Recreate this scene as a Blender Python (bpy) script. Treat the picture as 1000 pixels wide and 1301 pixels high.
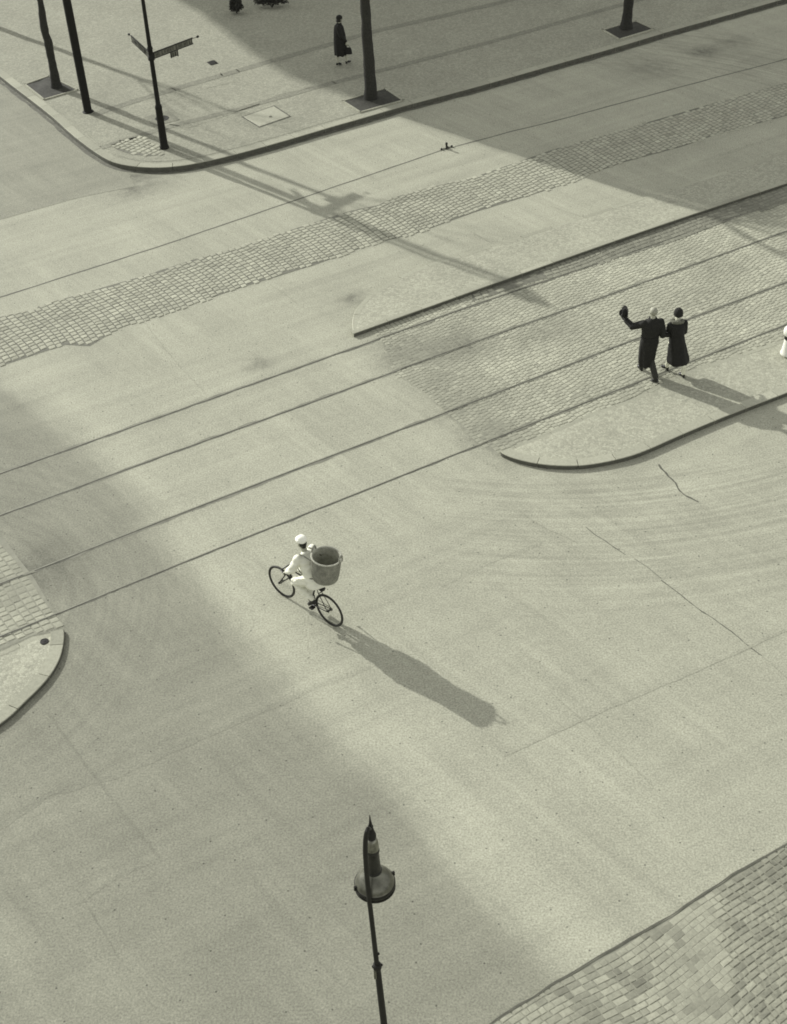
import bpy, bmesh, math, random
import numpy as np
from mathutils import Vector, Matrix, noise as mnoise
random.seed(7); np.random.seed(7)
R = math.radians
sc = bpy.context.scene
for o in list(bpy.data.objects): bpy.data.objects.remove(o)
C = sc.collection

# ---------------------------------------------------------------- camera, world, sun, exposure
F, DEP, ROLL, CAMH = 1871.228, 0.6713368, -0.0512515, 18.18207
_c, _s = math.cos(ROLL), math.sin(ROLL)
FW = Vector((0, math.cos(DEP), -math.sin(DEP))); UP = Vector((0, math.sin(DEP), math.cos(DEP))); RT = Vector((1, 0, 0))
cx = RT*_c + UP*_s; cy = RT*(-_s) + UP*_c; cz = -FW
cam = bpy.data.objects.new('camera', bpy.data.cameras.new('camera')); C.objects.link(cam); sc.camera = cam
cam.matrix_world = Matrix(((cx.x, cy.x, cz.x, 0), (cx.y, cy.y, cz.y, 0), (cx.z, cy.z, cz.z, CAMH), (0, 0, 0, 1)))
cam.data.sensor_fit = 'VERTICAL'; cam.data.sensor_height = 24; cam.data.lens = 24*F/1301
cam.data.clip_end = 2000
SUN_EL, SUN_AZ = 24.5, 136.0            # elevation, direction towards the sun (counter-clockwise from +X)
w = bpy.data.worlds.new('World'); sc.world = w; w.use_nodes = True
nt = w.node_tree; bg = nt.nodes['Background']
sky = nt.nodes.new('ShaderNodeTexSky'); sky.sky_type = 'NISHITA'; sky.sun_disc = False
sky.sun_elevation = R(SUN_EL); sky.sun_rotation = R(90-SUN_AZ)
hs = nt.nodes.new('ShaderNodeHueSaturation'); hs.inputs['Saturation'].default_value = 0.0
nt.links.new(sky.outputs[0], hs.inputs['Color']); nt.links.new(hs.outputs[0], bg.inputs[0])
bg.inputs[1].default_value = 0.15
sd = bpy.data.lights.new('sun', 'SUN'); sd.energy = 3.3; sd.angle = R(0.7); sd.color = (1, .985, .95)
so = bpy.data.objects.new('sun', sd); C.objects.link(so)
sdir = Vector((math.cos(R(SUN_AZ))*math.cos(R(SUN_EL)), math.sin(R(SUN_AZ))*math.cos(R(SUN_EL)), math.sin(R(SUN_EL))))
so.rotation_euler = sdir.to_track_quat('Z', 'Y').to_euler(); so.location = (-20, 20, 60)
sc.view_settings.view_transform = 'Standard'; sc.view_settings.look = 'None'
sc.view_settings.exposure = 0.58; sc.view_settings.gamma = 1
sc.render.engine = 'CYCLES'; sc.cycles.filter_width = 1.8

# ---------------------------------------------------------------- helpers
def ray(px, py):
    x = (px-500)/F; y = -(py-650.5)/F
    x, y = _c*x-_s*y, _s*x+_c*y
    return RT*x + UP*y + FW
def G(px, py, z=0.0):                       # photo pixel -> point on the horizontal plane z
    v = ray(px, py); t = (z-CAMH)/v.z
    return Vector((v.x*t, v.y*t, z))
def GL(pts, z=0.0): return [G(p[0], p[1], z) for p in pts]
TH = R(29.19)
TRK = [(G(*p).x, G(*p).y) for p in [(486, 432), (504, 475), (532, 494), (571, 528), (607, 563), (632, 585), (1120, 395), (1120, 170), (470, 410)]]
TRK2 = [(G(*p).x, G(*p).y) for p in [(-200, 600), (6, 685), (43, 734), (85, 799), (5, 830), (-200, 900)]]
def tone(l, warm=1.0):                      # toned-print grey
    return (l*.992, l*1.0, l*(1-.232*warm), 1)
def setp(o, label=None, cat=None, group=None, kind=None):
    if label: o['label'] = label
    if cat: o['category'] = cat
    if group: o['group'] = group
    if kind: o['kind'] = kind
    return o
def link(name, me, mats, parent=None, smooth=False):
    o = bpy.data.objects.new(name, me); C.objects.link(o)
    for m in (mats if isinstance(mats, (list, tuple)) else [mats]): me.materials.append(m)
    if parent: o.parent = parent
    if smooth: me.polygons.foreach_set('use_smooth', [True]*len(me.polygons))
    me.name = name
    return o
def mesh(name, verts, faces, mats, parent=None, smooth=False, mi=None, attr=None):
    me = bpy.data.meshes.new(name); me.from_pydata([tuple(v) for v in verts], [], faces)
    if mi: me.polygons.foreach_set('material_index', mi)
    if attr is not None:
        a = me.attributes.new('tone', 'FLOAT', 'FACE'); a.data.foreach_set('value', attr)
    me.update()
    return link(name, me, mats, parent, smooth)
def empty(name, loc, rz=0):
    o = bpy.data.objects.new(name, None); C.objects.link(o); o.location = loc; o.rotation_euler = (0, 0, rz)
    o.empty_display_size = .2
    return o

class NB:                                   # tiny node builder
    def __init__(s, name):
        s.m = bpy.data.materials.new(name); s.m.use_nodes = True; s.t = s.m.node_tree
        s.b = s.t.nodes['Principled BSDF']; s.geo = s.t.nodes.new('ShaderNodeNewGeometry')
        s.pos = s.geo.outputs['Position']
        s.b.inputs['Roughness'].default_value = .85
        s.b.inputs['Specular IOR Level'].default_value = .25
    def n(s, typ, **k):
        nd = s.t.nodes.new(typ)
        for a, v in k.items(): setattr(nd, a, v)
        return nd
    def L(s, a, b): s.t.links.new(a, b)
    def mapping(s, rot=0, scale=(1, 1, 1), loc=(0, 0, 0), src=None):
        r = s.n('ShaderNodeMapping'); r.inputs['Rotation'].default_value = (0, 0, rot); s.L(src or s.pos, r.inputs[0])
        r2 = s.n('ShaderNodeMapping'); r2.inputs['Scale'].default_value = scale; r2.inputs['Location'].default_value = loc
        s.L(r.outputs[0], r2.inputs[0]); return r2.outputs[0]
    def noise(s, vec, scale, detail=3, rough=.55, dist=0):
        t = s.n('ShaderNodeTexNoise'); t.inputs['Scale'].default_value = scale; t.inputs['Detail'].default_value = detail
        t.inputs['Roughness'].default_value = rough; t.inputs['Distortion'].default_value = dist
        s.L(vec, t.inputs['Vector']); return t.outputs[0]
    def rng(s, v, a, b, c, d, smooth=False):
        m = s.n('ShaderNodeMapRange'); 
        if smooth: m.interpolation_type = 'SMOOTHSTEP'
        s.L(v, m.inputs[0])
        for i, x in enumerate((a, b, c, d)): m.inputs[i+1].default_value = x
        return m.outputs[0]
    def math(s, op, a, b=None, c=None):
        m = s.n('ShaderNodeMath', operation=op)
        for i, x in enumerate((a, b, c)):
            if x is None: continue
            if isinstance(x, (int, float)): m.inputs[i].default_value = x
            else: s.L(x, m.inputs[i])
        return m.outputs[0]
    def attr(s, name):
        a = s.n('ShaderNodeAttribute'); a.attribute_name = name; return a.outputs['Fac']
    def finish(s, l, col, bump=None, bs=.3, bd=.01):
        # l : scalar multiplier socket, col : base colour
        mx = s.n('ShaderNodeVectorMath', operation='SCALE'); mx.inputs[0].default_value = col[:3]
        if isinstance(l, (int, float)): mx.inputs['Scale'].default_value = l
        else: s.L(l, mx.inputs['Scale'])
        s.L(mx.outputs[0], s.b.inputs['Base Color'])
        if bump is not None:
            b = s.n('ShaderNodeBump'); b.inputs['Strength'].default_value = bs; b.inputs['Distance'].default_value = bd
            s.L(bump, b.inputs['Height']); s.L(b.outputs[0], s.b.inputs['Normal'])
        return s.m

def mul(s, *xs):
    r = xs[0]
    for x in xs[1:]: r = s.math('MULTIPLY', r, x)
    return r

def streak(s, rot, sx, sy, lo, hi, k=1.0):
    v = s.mapping(rot, (sx, sy, 1)); return s.rng(s.noise(v, k, 3, .6, .3), .3, .7, lo, hi)
def polar(s, cxy, fr, fa, lo, hi):
    d = s.n('ShaderNodeVectorMath', operation='SUBTRACT'); s.L(s.pos, d.inputs[0]); d.inputs[1].default_value = (cxy[0], cxy[1], 0)
    sp = s.n('ShaderNodeSeparateXYZ'); s.L(d.outputs[0], sp.inputs[0])
    r = s.math('SQRT', s.math('ADD', s.math('MULTIPLY', sp.outputs[0], sp.outputs[0]), s.math('MULTIPLY', sp.outputs[1], sp.outputs[1])))
    a = s.math('ARCTAN2', sp.outputs[1], sp.outputs[0])
    cb = s.n('ShaderNodeCombineXYZ'); s.L(s.math('MULTIPLY', r, fr), cb.inputs[0]); s.L(s.math('MULTIPLY', a, fa), cb.inputs[1])
    return s.rng(s.noise(cb.outputs[0], 1, 3, .6), .3, .7, lo, hi), r

def asphalt(name, l, wear=False):
    s = NB(name)
    g1 = s.rng(s.noise(s.pos, 30, 2, .75), .25, .75, .60, 1.38)
    g2 = s.rng(s.noise(s.pos, 7, 3, .6), .3, .7, .95, 1.05)
    g3 = s.rng(s.noise(s.pos, .55, 4, .6), .3, .7, .92, 1.07)
    st = streak(s, -TH, .10, 2.6, .905, 1.065)
    st2 = mul(s, streak(s, R(56), .10, 2.4, .925, 1.055), streak(s, R(50), .16, 6.5, .94, 1.05))
    mk = s.rng(s.noise(s.pos, .22, 2, .5, .6), .42, .58, 0, 1, True)
    def soft(v, k): return s.math('ADD', 1, s.math('MULTIPLY', s.math('SUBTRACT', v, 1), k))
    st = soft(st, s.rng(mk, 0, 1, .35, 1)); st2 = soft(st2, s.rng(mk, 0, 1, 1, .25))
    blot = s.rng(s.noise(s.mapping(-TH, (.5, 1.1, 1)), 1.6, 5, .7, 1.2), .62, .74, 1, .90)
    m = mul(s, g1, g2, g3, st, st2, blot)
    vo = s.n('ShaderNodeTexVoronoi'); vo.voronoi_dimensions = '2D'; vo.inputs['Scale'].default_value = 1.3; s.L(s.pos, vo.inputs['Vector'])
    m = mul(s, m, s.rng(vo.outputs['Distance'], 0.014, .026, .40, 1))       # scattered dark crumbs
    if wear:
        p1, r1 = polar(s, (4.2, 34.5), 8, 2.4, .80, 1.13)
        spx = s.n('ShaderNodeSeparateXYZ'); s.L(s.pos, spx.inputs[0])
        k1 = s.math('MULTIPLY', s.math('MULTIPLY', s.rng(r1, 10.3, 11.3, 0, 1, True), s.rng(r1, 13.2, 16, 1, 0, True)), s.rng(spx.outputs[0], -.5, 3, 0, 1, True))
        m = mul(s, m, s.math('ADD', 1, s.math('MULTIPLY', s.math('SUBTRACT', p1, 1), k1)))
        p2, r2 = polar(s, (-9.3, 20.2), 6, 2.2, .86, 1.09)
        k2 = s.rng(r2, 2.2, 8.5, 1, 0, True)
        m = mul(s, m, s.math('ADD', 1, s.math('MULTIPLY', s.math('SUBTRACT', p2, 1), k2)))
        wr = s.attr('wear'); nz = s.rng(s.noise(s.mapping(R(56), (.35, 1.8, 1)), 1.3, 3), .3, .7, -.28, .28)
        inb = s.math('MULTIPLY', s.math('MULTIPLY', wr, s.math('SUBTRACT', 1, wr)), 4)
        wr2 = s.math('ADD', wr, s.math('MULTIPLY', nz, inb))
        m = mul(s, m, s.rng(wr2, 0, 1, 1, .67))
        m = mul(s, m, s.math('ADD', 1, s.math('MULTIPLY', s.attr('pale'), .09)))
        m = mul(s, m, s.math('SUBTRACT', 1, s.math('MULTIPLY', s.attr('dirt'), s.rng(s.noise(s.pos, 3, 4, .7), .3, .6, .15, .62))))
    return s.finish(m, tone(l), s.noise(s.pos, 30, 2, .7), .25, .006)

def plain(name, l, var=.15, sc_=20, rough=.8, metal=0, warm=1.0, spec=.3, bump=.15):
    s = NB(name); s.b.inputs['Roughness'].default_value = rough; s.b.inputs['Metallic'].default_value = metal
    s.b.inputs['Specular IOR Level'].default_value = spec
    tc = s.n('ShaderNodeTexCoord').outputs['Object']
    n1 = s.noise(tc, sc_, 4, .65)
    return s.finish(s.rng(n1, .25, .75, 1-var, 1+var), tone(l, warm), n1, bump, .01)

def mosaic(name, l):
    s = NB(name)
    v = s.n('ShaderNodeTexVoronoi'); v.inputs['Scale'].default_value = 19; s.L(s.pos, v.inputs['Vector'])
    cs = s.n('ShaderNodeSeparateColor'); s.L(v.outputs['Color'], cs.inputs[0])
    e = s.n('ShaderNodeTexVoronoi', feature='DISTANCE_TO_EDGE'); e.inputs['Scale'].default_value = 19; s.L(s.pos, e.inputs['Vector'])
    m = mul(s, s.rng(cs.outputs[0], 0, 1, .82, 1.12), s.rng(e.outputs[0], 0, .12, .76, 1.04), s.rng(s.noise(s.pos, .8, 4), .3, .7, .92, 1.06),
            s.rng(s.noise(s.pos, 24, 2), .3, .7, .92, 1.08))
    return s.finish(m, tone(l), e.outputs[0], .5, .01)

def settmat(name, l):
    s = NB(name)
    m = mul(s, s.attr('tone'), s.rng(s.noise(s.pos, 22, 3, .7), .25, .75, .82, 1.15), s.rng(s.noise(s.pos, .7, 3), .3, .7, .93, 1.06))
    return s.finish(m, tone(l), s.noise(s.pos, 35, 2), .3, .006)

ASP = .345
M = dict(
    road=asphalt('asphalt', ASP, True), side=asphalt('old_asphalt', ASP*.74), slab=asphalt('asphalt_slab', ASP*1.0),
    sett=settmat('granite_setts', ASP*1.03), joint=plain('joint_sand', .15, .3, 8), mosaic=mosaic('small_stone_mosaic', ASP*.87), kerbs=settmat('kerb_stones', ASP*.95),
    mosaic_is=mosaic('island_mosaic', ASP*1.0), band=mosaic('dark_mosaic_band', ASP*.66),
    kerb=asphalt('kerb_granite', ASP*.99), kerbface=plain('kerb_face_shade_grime', .085, .3, 9), crack=plain('tar_crack', .10, .3, 9),  # kerb faces: shade painted into the colour together with the grime
    faint=asphalt('faint_joint', ASP*.88, True), vfaint=asphalt('very_faint_joint', ASP*.94, True), faint2=plain('fine_joint', .27, .2, 5), raildirt=plain('rail_dirt', .19, .3, 6), dust=plain('dusty_joint_sand', .235, .2, 5), earth=plain('dark_earth', .045, .5, 14), rail=plain('rail_steel', .22, .3, 6, .55, .2),
    groove=plain('rail_groove', .055, .4, 8), gutter=plain('gutter_shade_grime', .12, .45, 5), iron=plain('cast_iron', .016, .3, 10, .6, .0, spec=.2),
    darkpaint=plain('dark_paint', .022, .3, 12, .45), bark=plain('bark', .024, .5, 18), mast=plain('mast_paint', .012, .3, 6, .6, spec=.15),
    skin=plain('skin', .36, .06, 14, .6), skinstock=plain('stocking', .62, .06, 14, .6), hair=plain('hair', .02, .3, 60, .5), grey=plain('grey_hair', .27, .2, 60, .6),
    white=plain('white_cotton', .70, .08, 9, .9, warm=.75), white2=plain('white_trousers', .64, .06, 9, .9, warm=.8), cap=plain('white_cap', .80, .03, 8, .9, warm=.6),
    coat=plain('black_wool', .014, .35, 14, .85), coat2=plain('black_coat', .012, .35, 14, .8), trous=plain('dark_trousers', .03, .3, 12),
    fur=plain('fur_collar', .13, .4, 45, .95), shoe=plain('black_leather', .012, .2, 20, .4), felt=plain('dark_felt', .016, .25, 20, .9),
    strap=plain('webbing', .12, .2, 20), tyre=plain('tyre_rubber', .028, .2, 30, .7), frame=plain('bicycle_enamel', .02, .2, 20, .35),
    chrome=plain('dull_nickel', .35, .2, 20, .3, .8), domem=plain('dome_metal', .17, .5, 25, .3, .5), lampgrey=plain('lamp_enamel', .11, .5, 9, .28, .5), hoodp=plain('sooty_hood', .022, .5, 12, .45), glass=plain('milk_glass', .5, .1, 8, .2),
    signface=plain('sign_face', .12, .2, 20), concrete=plain('pale_concrete', .62, .08, 8, warm=.6), leaf=plain('dark_leaf', .035, .5, 12),
    wall=plain('render_wall', .3, .1, 1), roof=plain('roof_tile', .1, .2, 4), pane=plain('window_glass', .04, .1, 3, .1), cover=plain('stone_cover', ASP*1.02, .14, 12),
    wickerd=plain('wicker_inside', .075, .3, 40),
)
def wicker(name, l):
    s = NB(name)
    tc = s.n('ShaderNodeTexCoord').outputs['Object']; sp = s.n('ShaderNodeSeparateXYZ'); s.L(tc, sp.inputs[0])
    a = s.math('ARCTAN2', sp.outputs[1], sp.outputs[0])
    w1 = s.math('SINE', s.math('MULTIPLY', a, 44)); w2 = s.math('SINE', s.math('MULTIPLY', sp.outputs[2], 260))
    p = s.math('MULTIPLY', w1, w2)
    m = mul(s, s.rng(p, -1, 1, .5, 1.4), s.rng(s.noise(tc, 11, 5, .75), .3, .7, .62, 1.3))
    return s.finish(m, tone(l, .85), p, .6, .004)
M['wicker'] = wicker('wicker', .235); M['lining'] = wicker('wicker_inside', .36)

# ---- 2-D geometry helpers
def resample(pts, step):
    pts = [Vector(p) for p in pts]; out = [pts[0].copy()]
    for a, b in zip(pts, pts[1:]):
        n = max(1, int((b-a).length/step))
        for i in range(1, n+1): out.append(a.lerp(b, i/n))
    return out
def smoothpts(pts, it=2):                   # Chaikin, end points kept
    for _ in range(it):
        o = [pts[0]]
        for a, b in zip(pts, pts[1:]): o += [a.lerp(b, .25), a.lerp(b, .75)]
        pts = o + [pts[-1]]
    return pts
def normals(pts, closed=False):
    n = len(pts); out = []
    for i in range(n):
        a = pts[(i-1) % n] if closed else pts[max(i-1, 0)]; b = pts[(i+1) % n] if closed else pts[min(i+1, n-1)]
        d = (b-a); d.z = 0; d.normalize(); out.append(Vector((-d.y, d.x, 0)))
    return out
def offset(pts, d, closed=False): return [p+n*d for p, n in zip(pts, normals(pts, closed))]
def sheet(name, pts, z0, z1, mats, kind='structure', **k):       # polygon slab with flat top
    bm = bmesh.new(); vs = [bm.verts.new((p.x, p.y, z1)) for p in pts]; f = bm.faces.new(vs)
    if f.normal.z < 0 or f.calc_area() and (f.normal_update() or f.normal.z < 0): f.normal_flip()
    if z1-z0 > .01:
        r = bmesh.ops.extrude_face_region(bm, geom=[f]); 
        for v in r['geom']:
            if isinstance(v, bmesh.types.BMVert): v.co.z = z0
        bmesh.ops.recalc_face_normals(bm, faces=bm.faces)
    bmesh.ops.triangulate(bm, faces=bm.faces[:], ngon_method='EAR_CLIP')
    me = bpy.data.meshes.new(name); bm.to_mesh(me); bm.free()
    return setp(link(name, me, mats), kind=kind, **k)
def surf(x, y, z):
    return z+.0095 if (inside(x, y, TRK) or inside(x, y, TRK2)) else z
def ribbon(name, pts, w0, z, mat, jit=.25, step=.12, kind='structure', parent=None, seed=0, lift=None):
    pts = resample(pts, step); nn = normals(pts); V = []; Fc = []
    for i, (p, n) in enumerate(zip(pts, nn)):
        a = w0/2*(1+jit*2*mnoise.noise(Vector((i*.31, seed, 0)))); b = w0/2*(1+jit*2*mnoise.noise(Vector((i*.31, seed+9, 5))))
        j = n*(jit*w0*.6*mnoise.noise(Vector((i*.17, seed+3, 1))))
        zz = surf(p.x+lift.x, p.y+lift.y, z) if lift else z
        V += [(p.x+n.x*a+j.x, p.y+n.y*a+j.y, zz), (p.x-n.x*b+j.x, p.y-n.y*b+j.y, zz)]
        if i: Fc.append((2*i-2, 2*i-1, 2*i+1, 2*i))
    o = mesh(name, V, Fc, mat, parent)
    if kind: o['kind'] = kind
    return o
def inside(x, y, poly):
    c = False; j = len(poly)-1
    for i in range(len(poly)):
        a, b = poly[i], poly[j]
        if (a[1] > y) != (b[1] > y) and x < (b[0]-a[0])*(y-a[1])/(b[1]-a[1])+a[0]: c = not c
        j = i
    return c
def dirt_at(x, y):
    d = 0
    for (bx, by), rx, k in BLOBS:
        q = ((x-bx)**2+(y-by)**2)/rx**2
        if q < 9: d = max(d, k*math.exp(-q))
    return d
BLOBS = [((G(*p).x, G(*p).y), r, k) for p, r, k in (((545, 447), .9, 1), ((585, 437), .7, .9), ((512, 452), .7, .9), ((555, 478), .7, .6), ((590, 520), .8, .6), ((622, 548), .7, .8), ((655, 575), .6, .4),
        ((700, 420), .5, .5), ((160, 225), 1.2, .9), ((172, 240), .6, .9), ((330, 462), .35, .7), ((895, 66), .5, 1), ((930, 54), .6, .6), ((825, 87), .9, .5), ((448, 379), .3, .9), ((640, 350), .8, .35), ((20, 745), .8, .4), ((45, 728), .8, .6))]

# ---------------------------------------------------------------- ground sheet (grid with wear, pale and dirt attributes)
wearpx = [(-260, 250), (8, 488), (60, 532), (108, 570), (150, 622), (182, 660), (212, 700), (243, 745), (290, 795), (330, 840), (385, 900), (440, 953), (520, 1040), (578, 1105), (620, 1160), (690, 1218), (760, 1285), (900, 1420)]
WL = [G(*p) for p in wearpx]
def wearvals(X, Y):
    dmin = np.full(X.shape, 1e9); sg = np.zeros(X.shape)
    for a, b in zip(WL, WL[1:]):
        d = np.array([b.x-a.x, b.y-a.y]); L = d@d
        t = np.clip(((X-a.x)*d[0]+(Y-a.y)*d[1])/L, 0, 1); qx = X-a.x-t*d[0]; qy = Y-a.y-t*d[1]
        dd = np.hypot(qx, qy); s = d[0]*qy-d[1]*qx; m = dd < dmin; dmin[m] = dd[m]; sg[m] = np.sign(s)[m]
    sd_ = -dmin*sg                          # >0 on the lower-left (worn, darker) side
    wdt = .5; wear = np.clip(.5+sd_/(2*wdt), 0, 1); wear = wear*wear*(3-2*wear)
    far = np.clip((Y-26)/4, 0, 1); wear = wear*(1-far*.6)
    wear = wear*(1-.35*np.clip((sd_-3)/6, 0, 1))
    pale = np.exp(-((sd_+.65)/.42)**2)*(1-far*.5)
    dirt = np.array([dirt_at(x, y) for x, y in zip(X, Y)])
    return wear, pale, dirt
def addwear(o):
    n = len(o.data.vertices); co = np.empty(n*3); o.data.vertices.foreach_get('co', co); co = co.reshape(-1, 3)
    for nm, arr in zip(('wear', 'pale', 'dirt'), wearvals(co[:, 0]+o.location.x, co[:, 1]+o.location.y)):
        a = o.data.attributes.new(nm, 'FLOAT', 'POINT'); a.data.foreach_set('value', arr.astype(np.float32))
def ground():
    xs = np.concatenate([[-400, -150, -60, -35], np.arange(-22, 22.01, .2), [35, 60, 150, 400]])
    ys = np.concatenate([[-300, -60, -10, 3], np.arange(8, 60.01, .2), [75, 110, 200, 700]])
    X, Y = np.meshgrid(xs, ys); X = X.ravel(); Y = Y.ravel()
    nx, ny = len(xs), len(ys)
    fc = [(j*nx+i, j*nx+i+1, (j+1)*nx+i+1, (j+1)*nx+i) for j in range(ny-1) for i in range(nx-1)]
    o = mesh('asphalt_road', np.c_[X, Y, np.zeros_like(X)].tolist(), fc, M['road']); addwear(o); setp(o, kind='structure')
ground()

# ---------------------------------------------------------------- setts as real stones
def setts(name, poly_px, rot, rw, ln, gap, mat, z=.006, h=.014, jit=.12, seed=0, warp=.05, fade=None, excl=None, tonef=None, bedm='joint', smoothf=None):
    rnd = random.Random(seed); P = [(G(*p).x, G(*p).y) for p in poly_px]
    c_, s_ = math.cos(rot), math.sin(rot)
    loc = [(x*c_+y*s_, -x*s_+y*c_) for x, y in P]; p0, p1 = min(q[0] for q in loc)-.3, max(q[0] for q in loc)+.3; q0, q1 = min(q[1] for q in loc)-.3, max(q[1] for q in loc)+.3
    V = []; Fc = []; T = []
    p0 = max(p0, -60)
    q = q0
    while q < q1:                            # rows run along local p
        w = rw*rnd.uniform(.9, 1.12); p = p0+rnd.uniform(0, ln)
        while p < p1:
            l = ln*rnd.uniform(1-jit*1.6, 1+jit*1.6)
            mx, my = p+l/2, q+w/2
            x = mx*c_-my*s_; y = mx*s_+my*c_
            if inside(x, y, P) and not (fade and rnd.random() < fade(x, y)):
                sf = smoothf(x, y) if smoothf else 1; g = gap/2*(.25+.75*sf); cs = []
                for (a, b) in ((p+g, q+g), (p+l-g, q+g), (p+l-g, q+w-g), (p+g, q+w-g)):
                    b += warp*math.sin(a*.9+seed)+warp*.6*math.sin(a*2.3+1.7*seed); a += warp*math.sin(b*1.1+2*seed)
                    a += rnd.uniform(-1, 1)*gap*.28; b += rnd.uniform(-1, 1)*gap*.28
                    cs.append((a*c_-b*s_, a*s_+b*c_))
                ccx = sum(k[0] for k in cs)/4; ccy = sum(k[1] for k in cs)/4; n = len(V)
                tz = [rnd.uniform(-.0025, .0025) for _ in range(4)]; hh = h*sf*rnd.uniform(.8, 1.1)*(1-.85*min(1, dirt_at(mx*c_-my*s_, mx*s_+my*c_)))
                for k in cs: V.append((k[0], k[1], z-.002))
                for k, t in zip(cs, tz): V.append((k[0]+(ccx-k[0])*.10, k[1]+(ccy-k[1])*.10, z+hh*.75+t))
                V.append((ccx, ccy, z+hh))
                fs = [(n+i, n+(i+1) % 4, n+4+(i+1) % 4, n+4+i) for i in range(4)]+[(n+4+i, n+4+(i+1) % 4, n+8) for i in range(4)]
                Fc += fs; tn = rnd.gauss(1, .075)*(tonef(x, y) if tonef else 1)*(1-.45*dirt_at(x, y)); T += [tn]*len(fs)
            p += l
        q += w
    bed = sheet(name+'_bed', [Vector((x, y, 0)) for x, y in P], z-.002, z-.002, M[bedm])
    o = mesh(name, V, Fc, mat, attr=T); o['kind'] = 'structure'
    return o
strip_top = [(-120, 430), (7.7, 401), (46, 393.5), (49, 389), (123, 367.5), (184.6, 350), (240, 331.5), (300, 315), (361, 295), (447, 267.5), (481, 260.7), (497, 252), (546, 238), (600, 226), (700, 191), (800, 162), (900, 133), (1000, 105), (1120, 70)]
strip_bot = [(1120, 108), (1000, 147), (910, 171), (868, 186), (790, 207), (700, 240), (600, 270.7), (533.7, 295), (472, 310.6), (401.5, 336), (300, 367.5), (215, 397), (150.6, 417), (114, 440), (83, 438), (7.7, 463), (-120, 500)]
setts('sett_strip', strip_top+strip_bot, TH+R(93), .168, .15, .028, M['sett'], seed=3, warp=.045, h=.010)
trk = [(486, 432), (497, 455), (504, 475), (532, 494), (560, 516), (571, 528), (607, 563), (632, 579), (646, 570), (692, 552), (754, 524), (800, 508.5), (861.5, 476), (923, 456), (1000, 430), (1120, 385), (1120, 190), (997, 236), (938, 254), (877, 276), (800, 301), (723, 328), (661.5, 352), (600, 373), (561.5, 385), (521, 401), (470, 418)]
setts('track_setts', trk, TH+R(91), .122, .115, .017, M['sett'], seed=5, warp=.03, z=.004, h=.007,
      tonef=lambda x, y: 1.02+.20*mnoise.noise(Vector((x*.8, y*.8, 2)))+.10*mnoise.noise(Vector((x*3, y*3, 2))), bedm='dust')
setts('track_setts', [(-90, 640), (6, 685), (23, 709), (43, 734), (77, 792), (79, 797), (40, 808), (5, 824), (-90, 858)], TH+R(92), .17, .16, .022, M['sett'], seed=6, z=.004, h=.007, bedm='dust')
pb = [(560, 1350), (630, 1296), (640, 1288), (700, 1253), (760, 1216), (815, 1185), (860, 1158), (930, 1112), (995, 1076), (1120, 1005), (1120, 1420), (560, 1420)]
def palef(x, y):
    a = G(905, 1130); b = G(915, 1290); d = (b-a); d.normalize(); s_ = (x-a.x)*(-d.y)+(y-a.y)*d.x   # >0 to the right
    patch = mnoise.noise(Vector((x*1.5, y*1.5, 4)))+.5*mnoise.noise(Vector((x*4, y*4, 1)))
    right = s_ > .1
    k = .77 if right else .86
    if patch > (.12 if right else .22): k *= .74 if random.random() < .7 else .9
    return k*(1+.10*math.exp(-(s_/.25)**2))*(.8 if random.random() < .06 else 1)
def smoothp(x, y):                          # sanded, trodden-over strip in the paving
    a = G(905, 1130); b = G(915, 1290); d = (b-a); d.normalize(); s_ = (x-a.x)*(-d.y)+(y-a.y)*d.x
    n = .25*mnoise.noise(Vector((x*2, y*2, 8)))
    return .12 if -.75+n < s_ < .06+n*.2 else (.55 if s_ < -.75+n else 1)
setts('pavement_setts', pb, TH+R(2.5), .100, .145, .021, M['sett'], seed=9, warp=.06, h=.008, jit=.32, tonef=palef, smoothf=smoothp,
      bedm='dust')
ribbon('pavement_edge', GL([(590, 1328), (630, 1296), (660, 1277), (700, 1253), (760, 1216), (815, 1185), (860, 1159), (930, 1112), (1000, 1073), (1100, 1018)]), .028, .016, M['crack'], .6, .1, seed=8)

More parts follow.
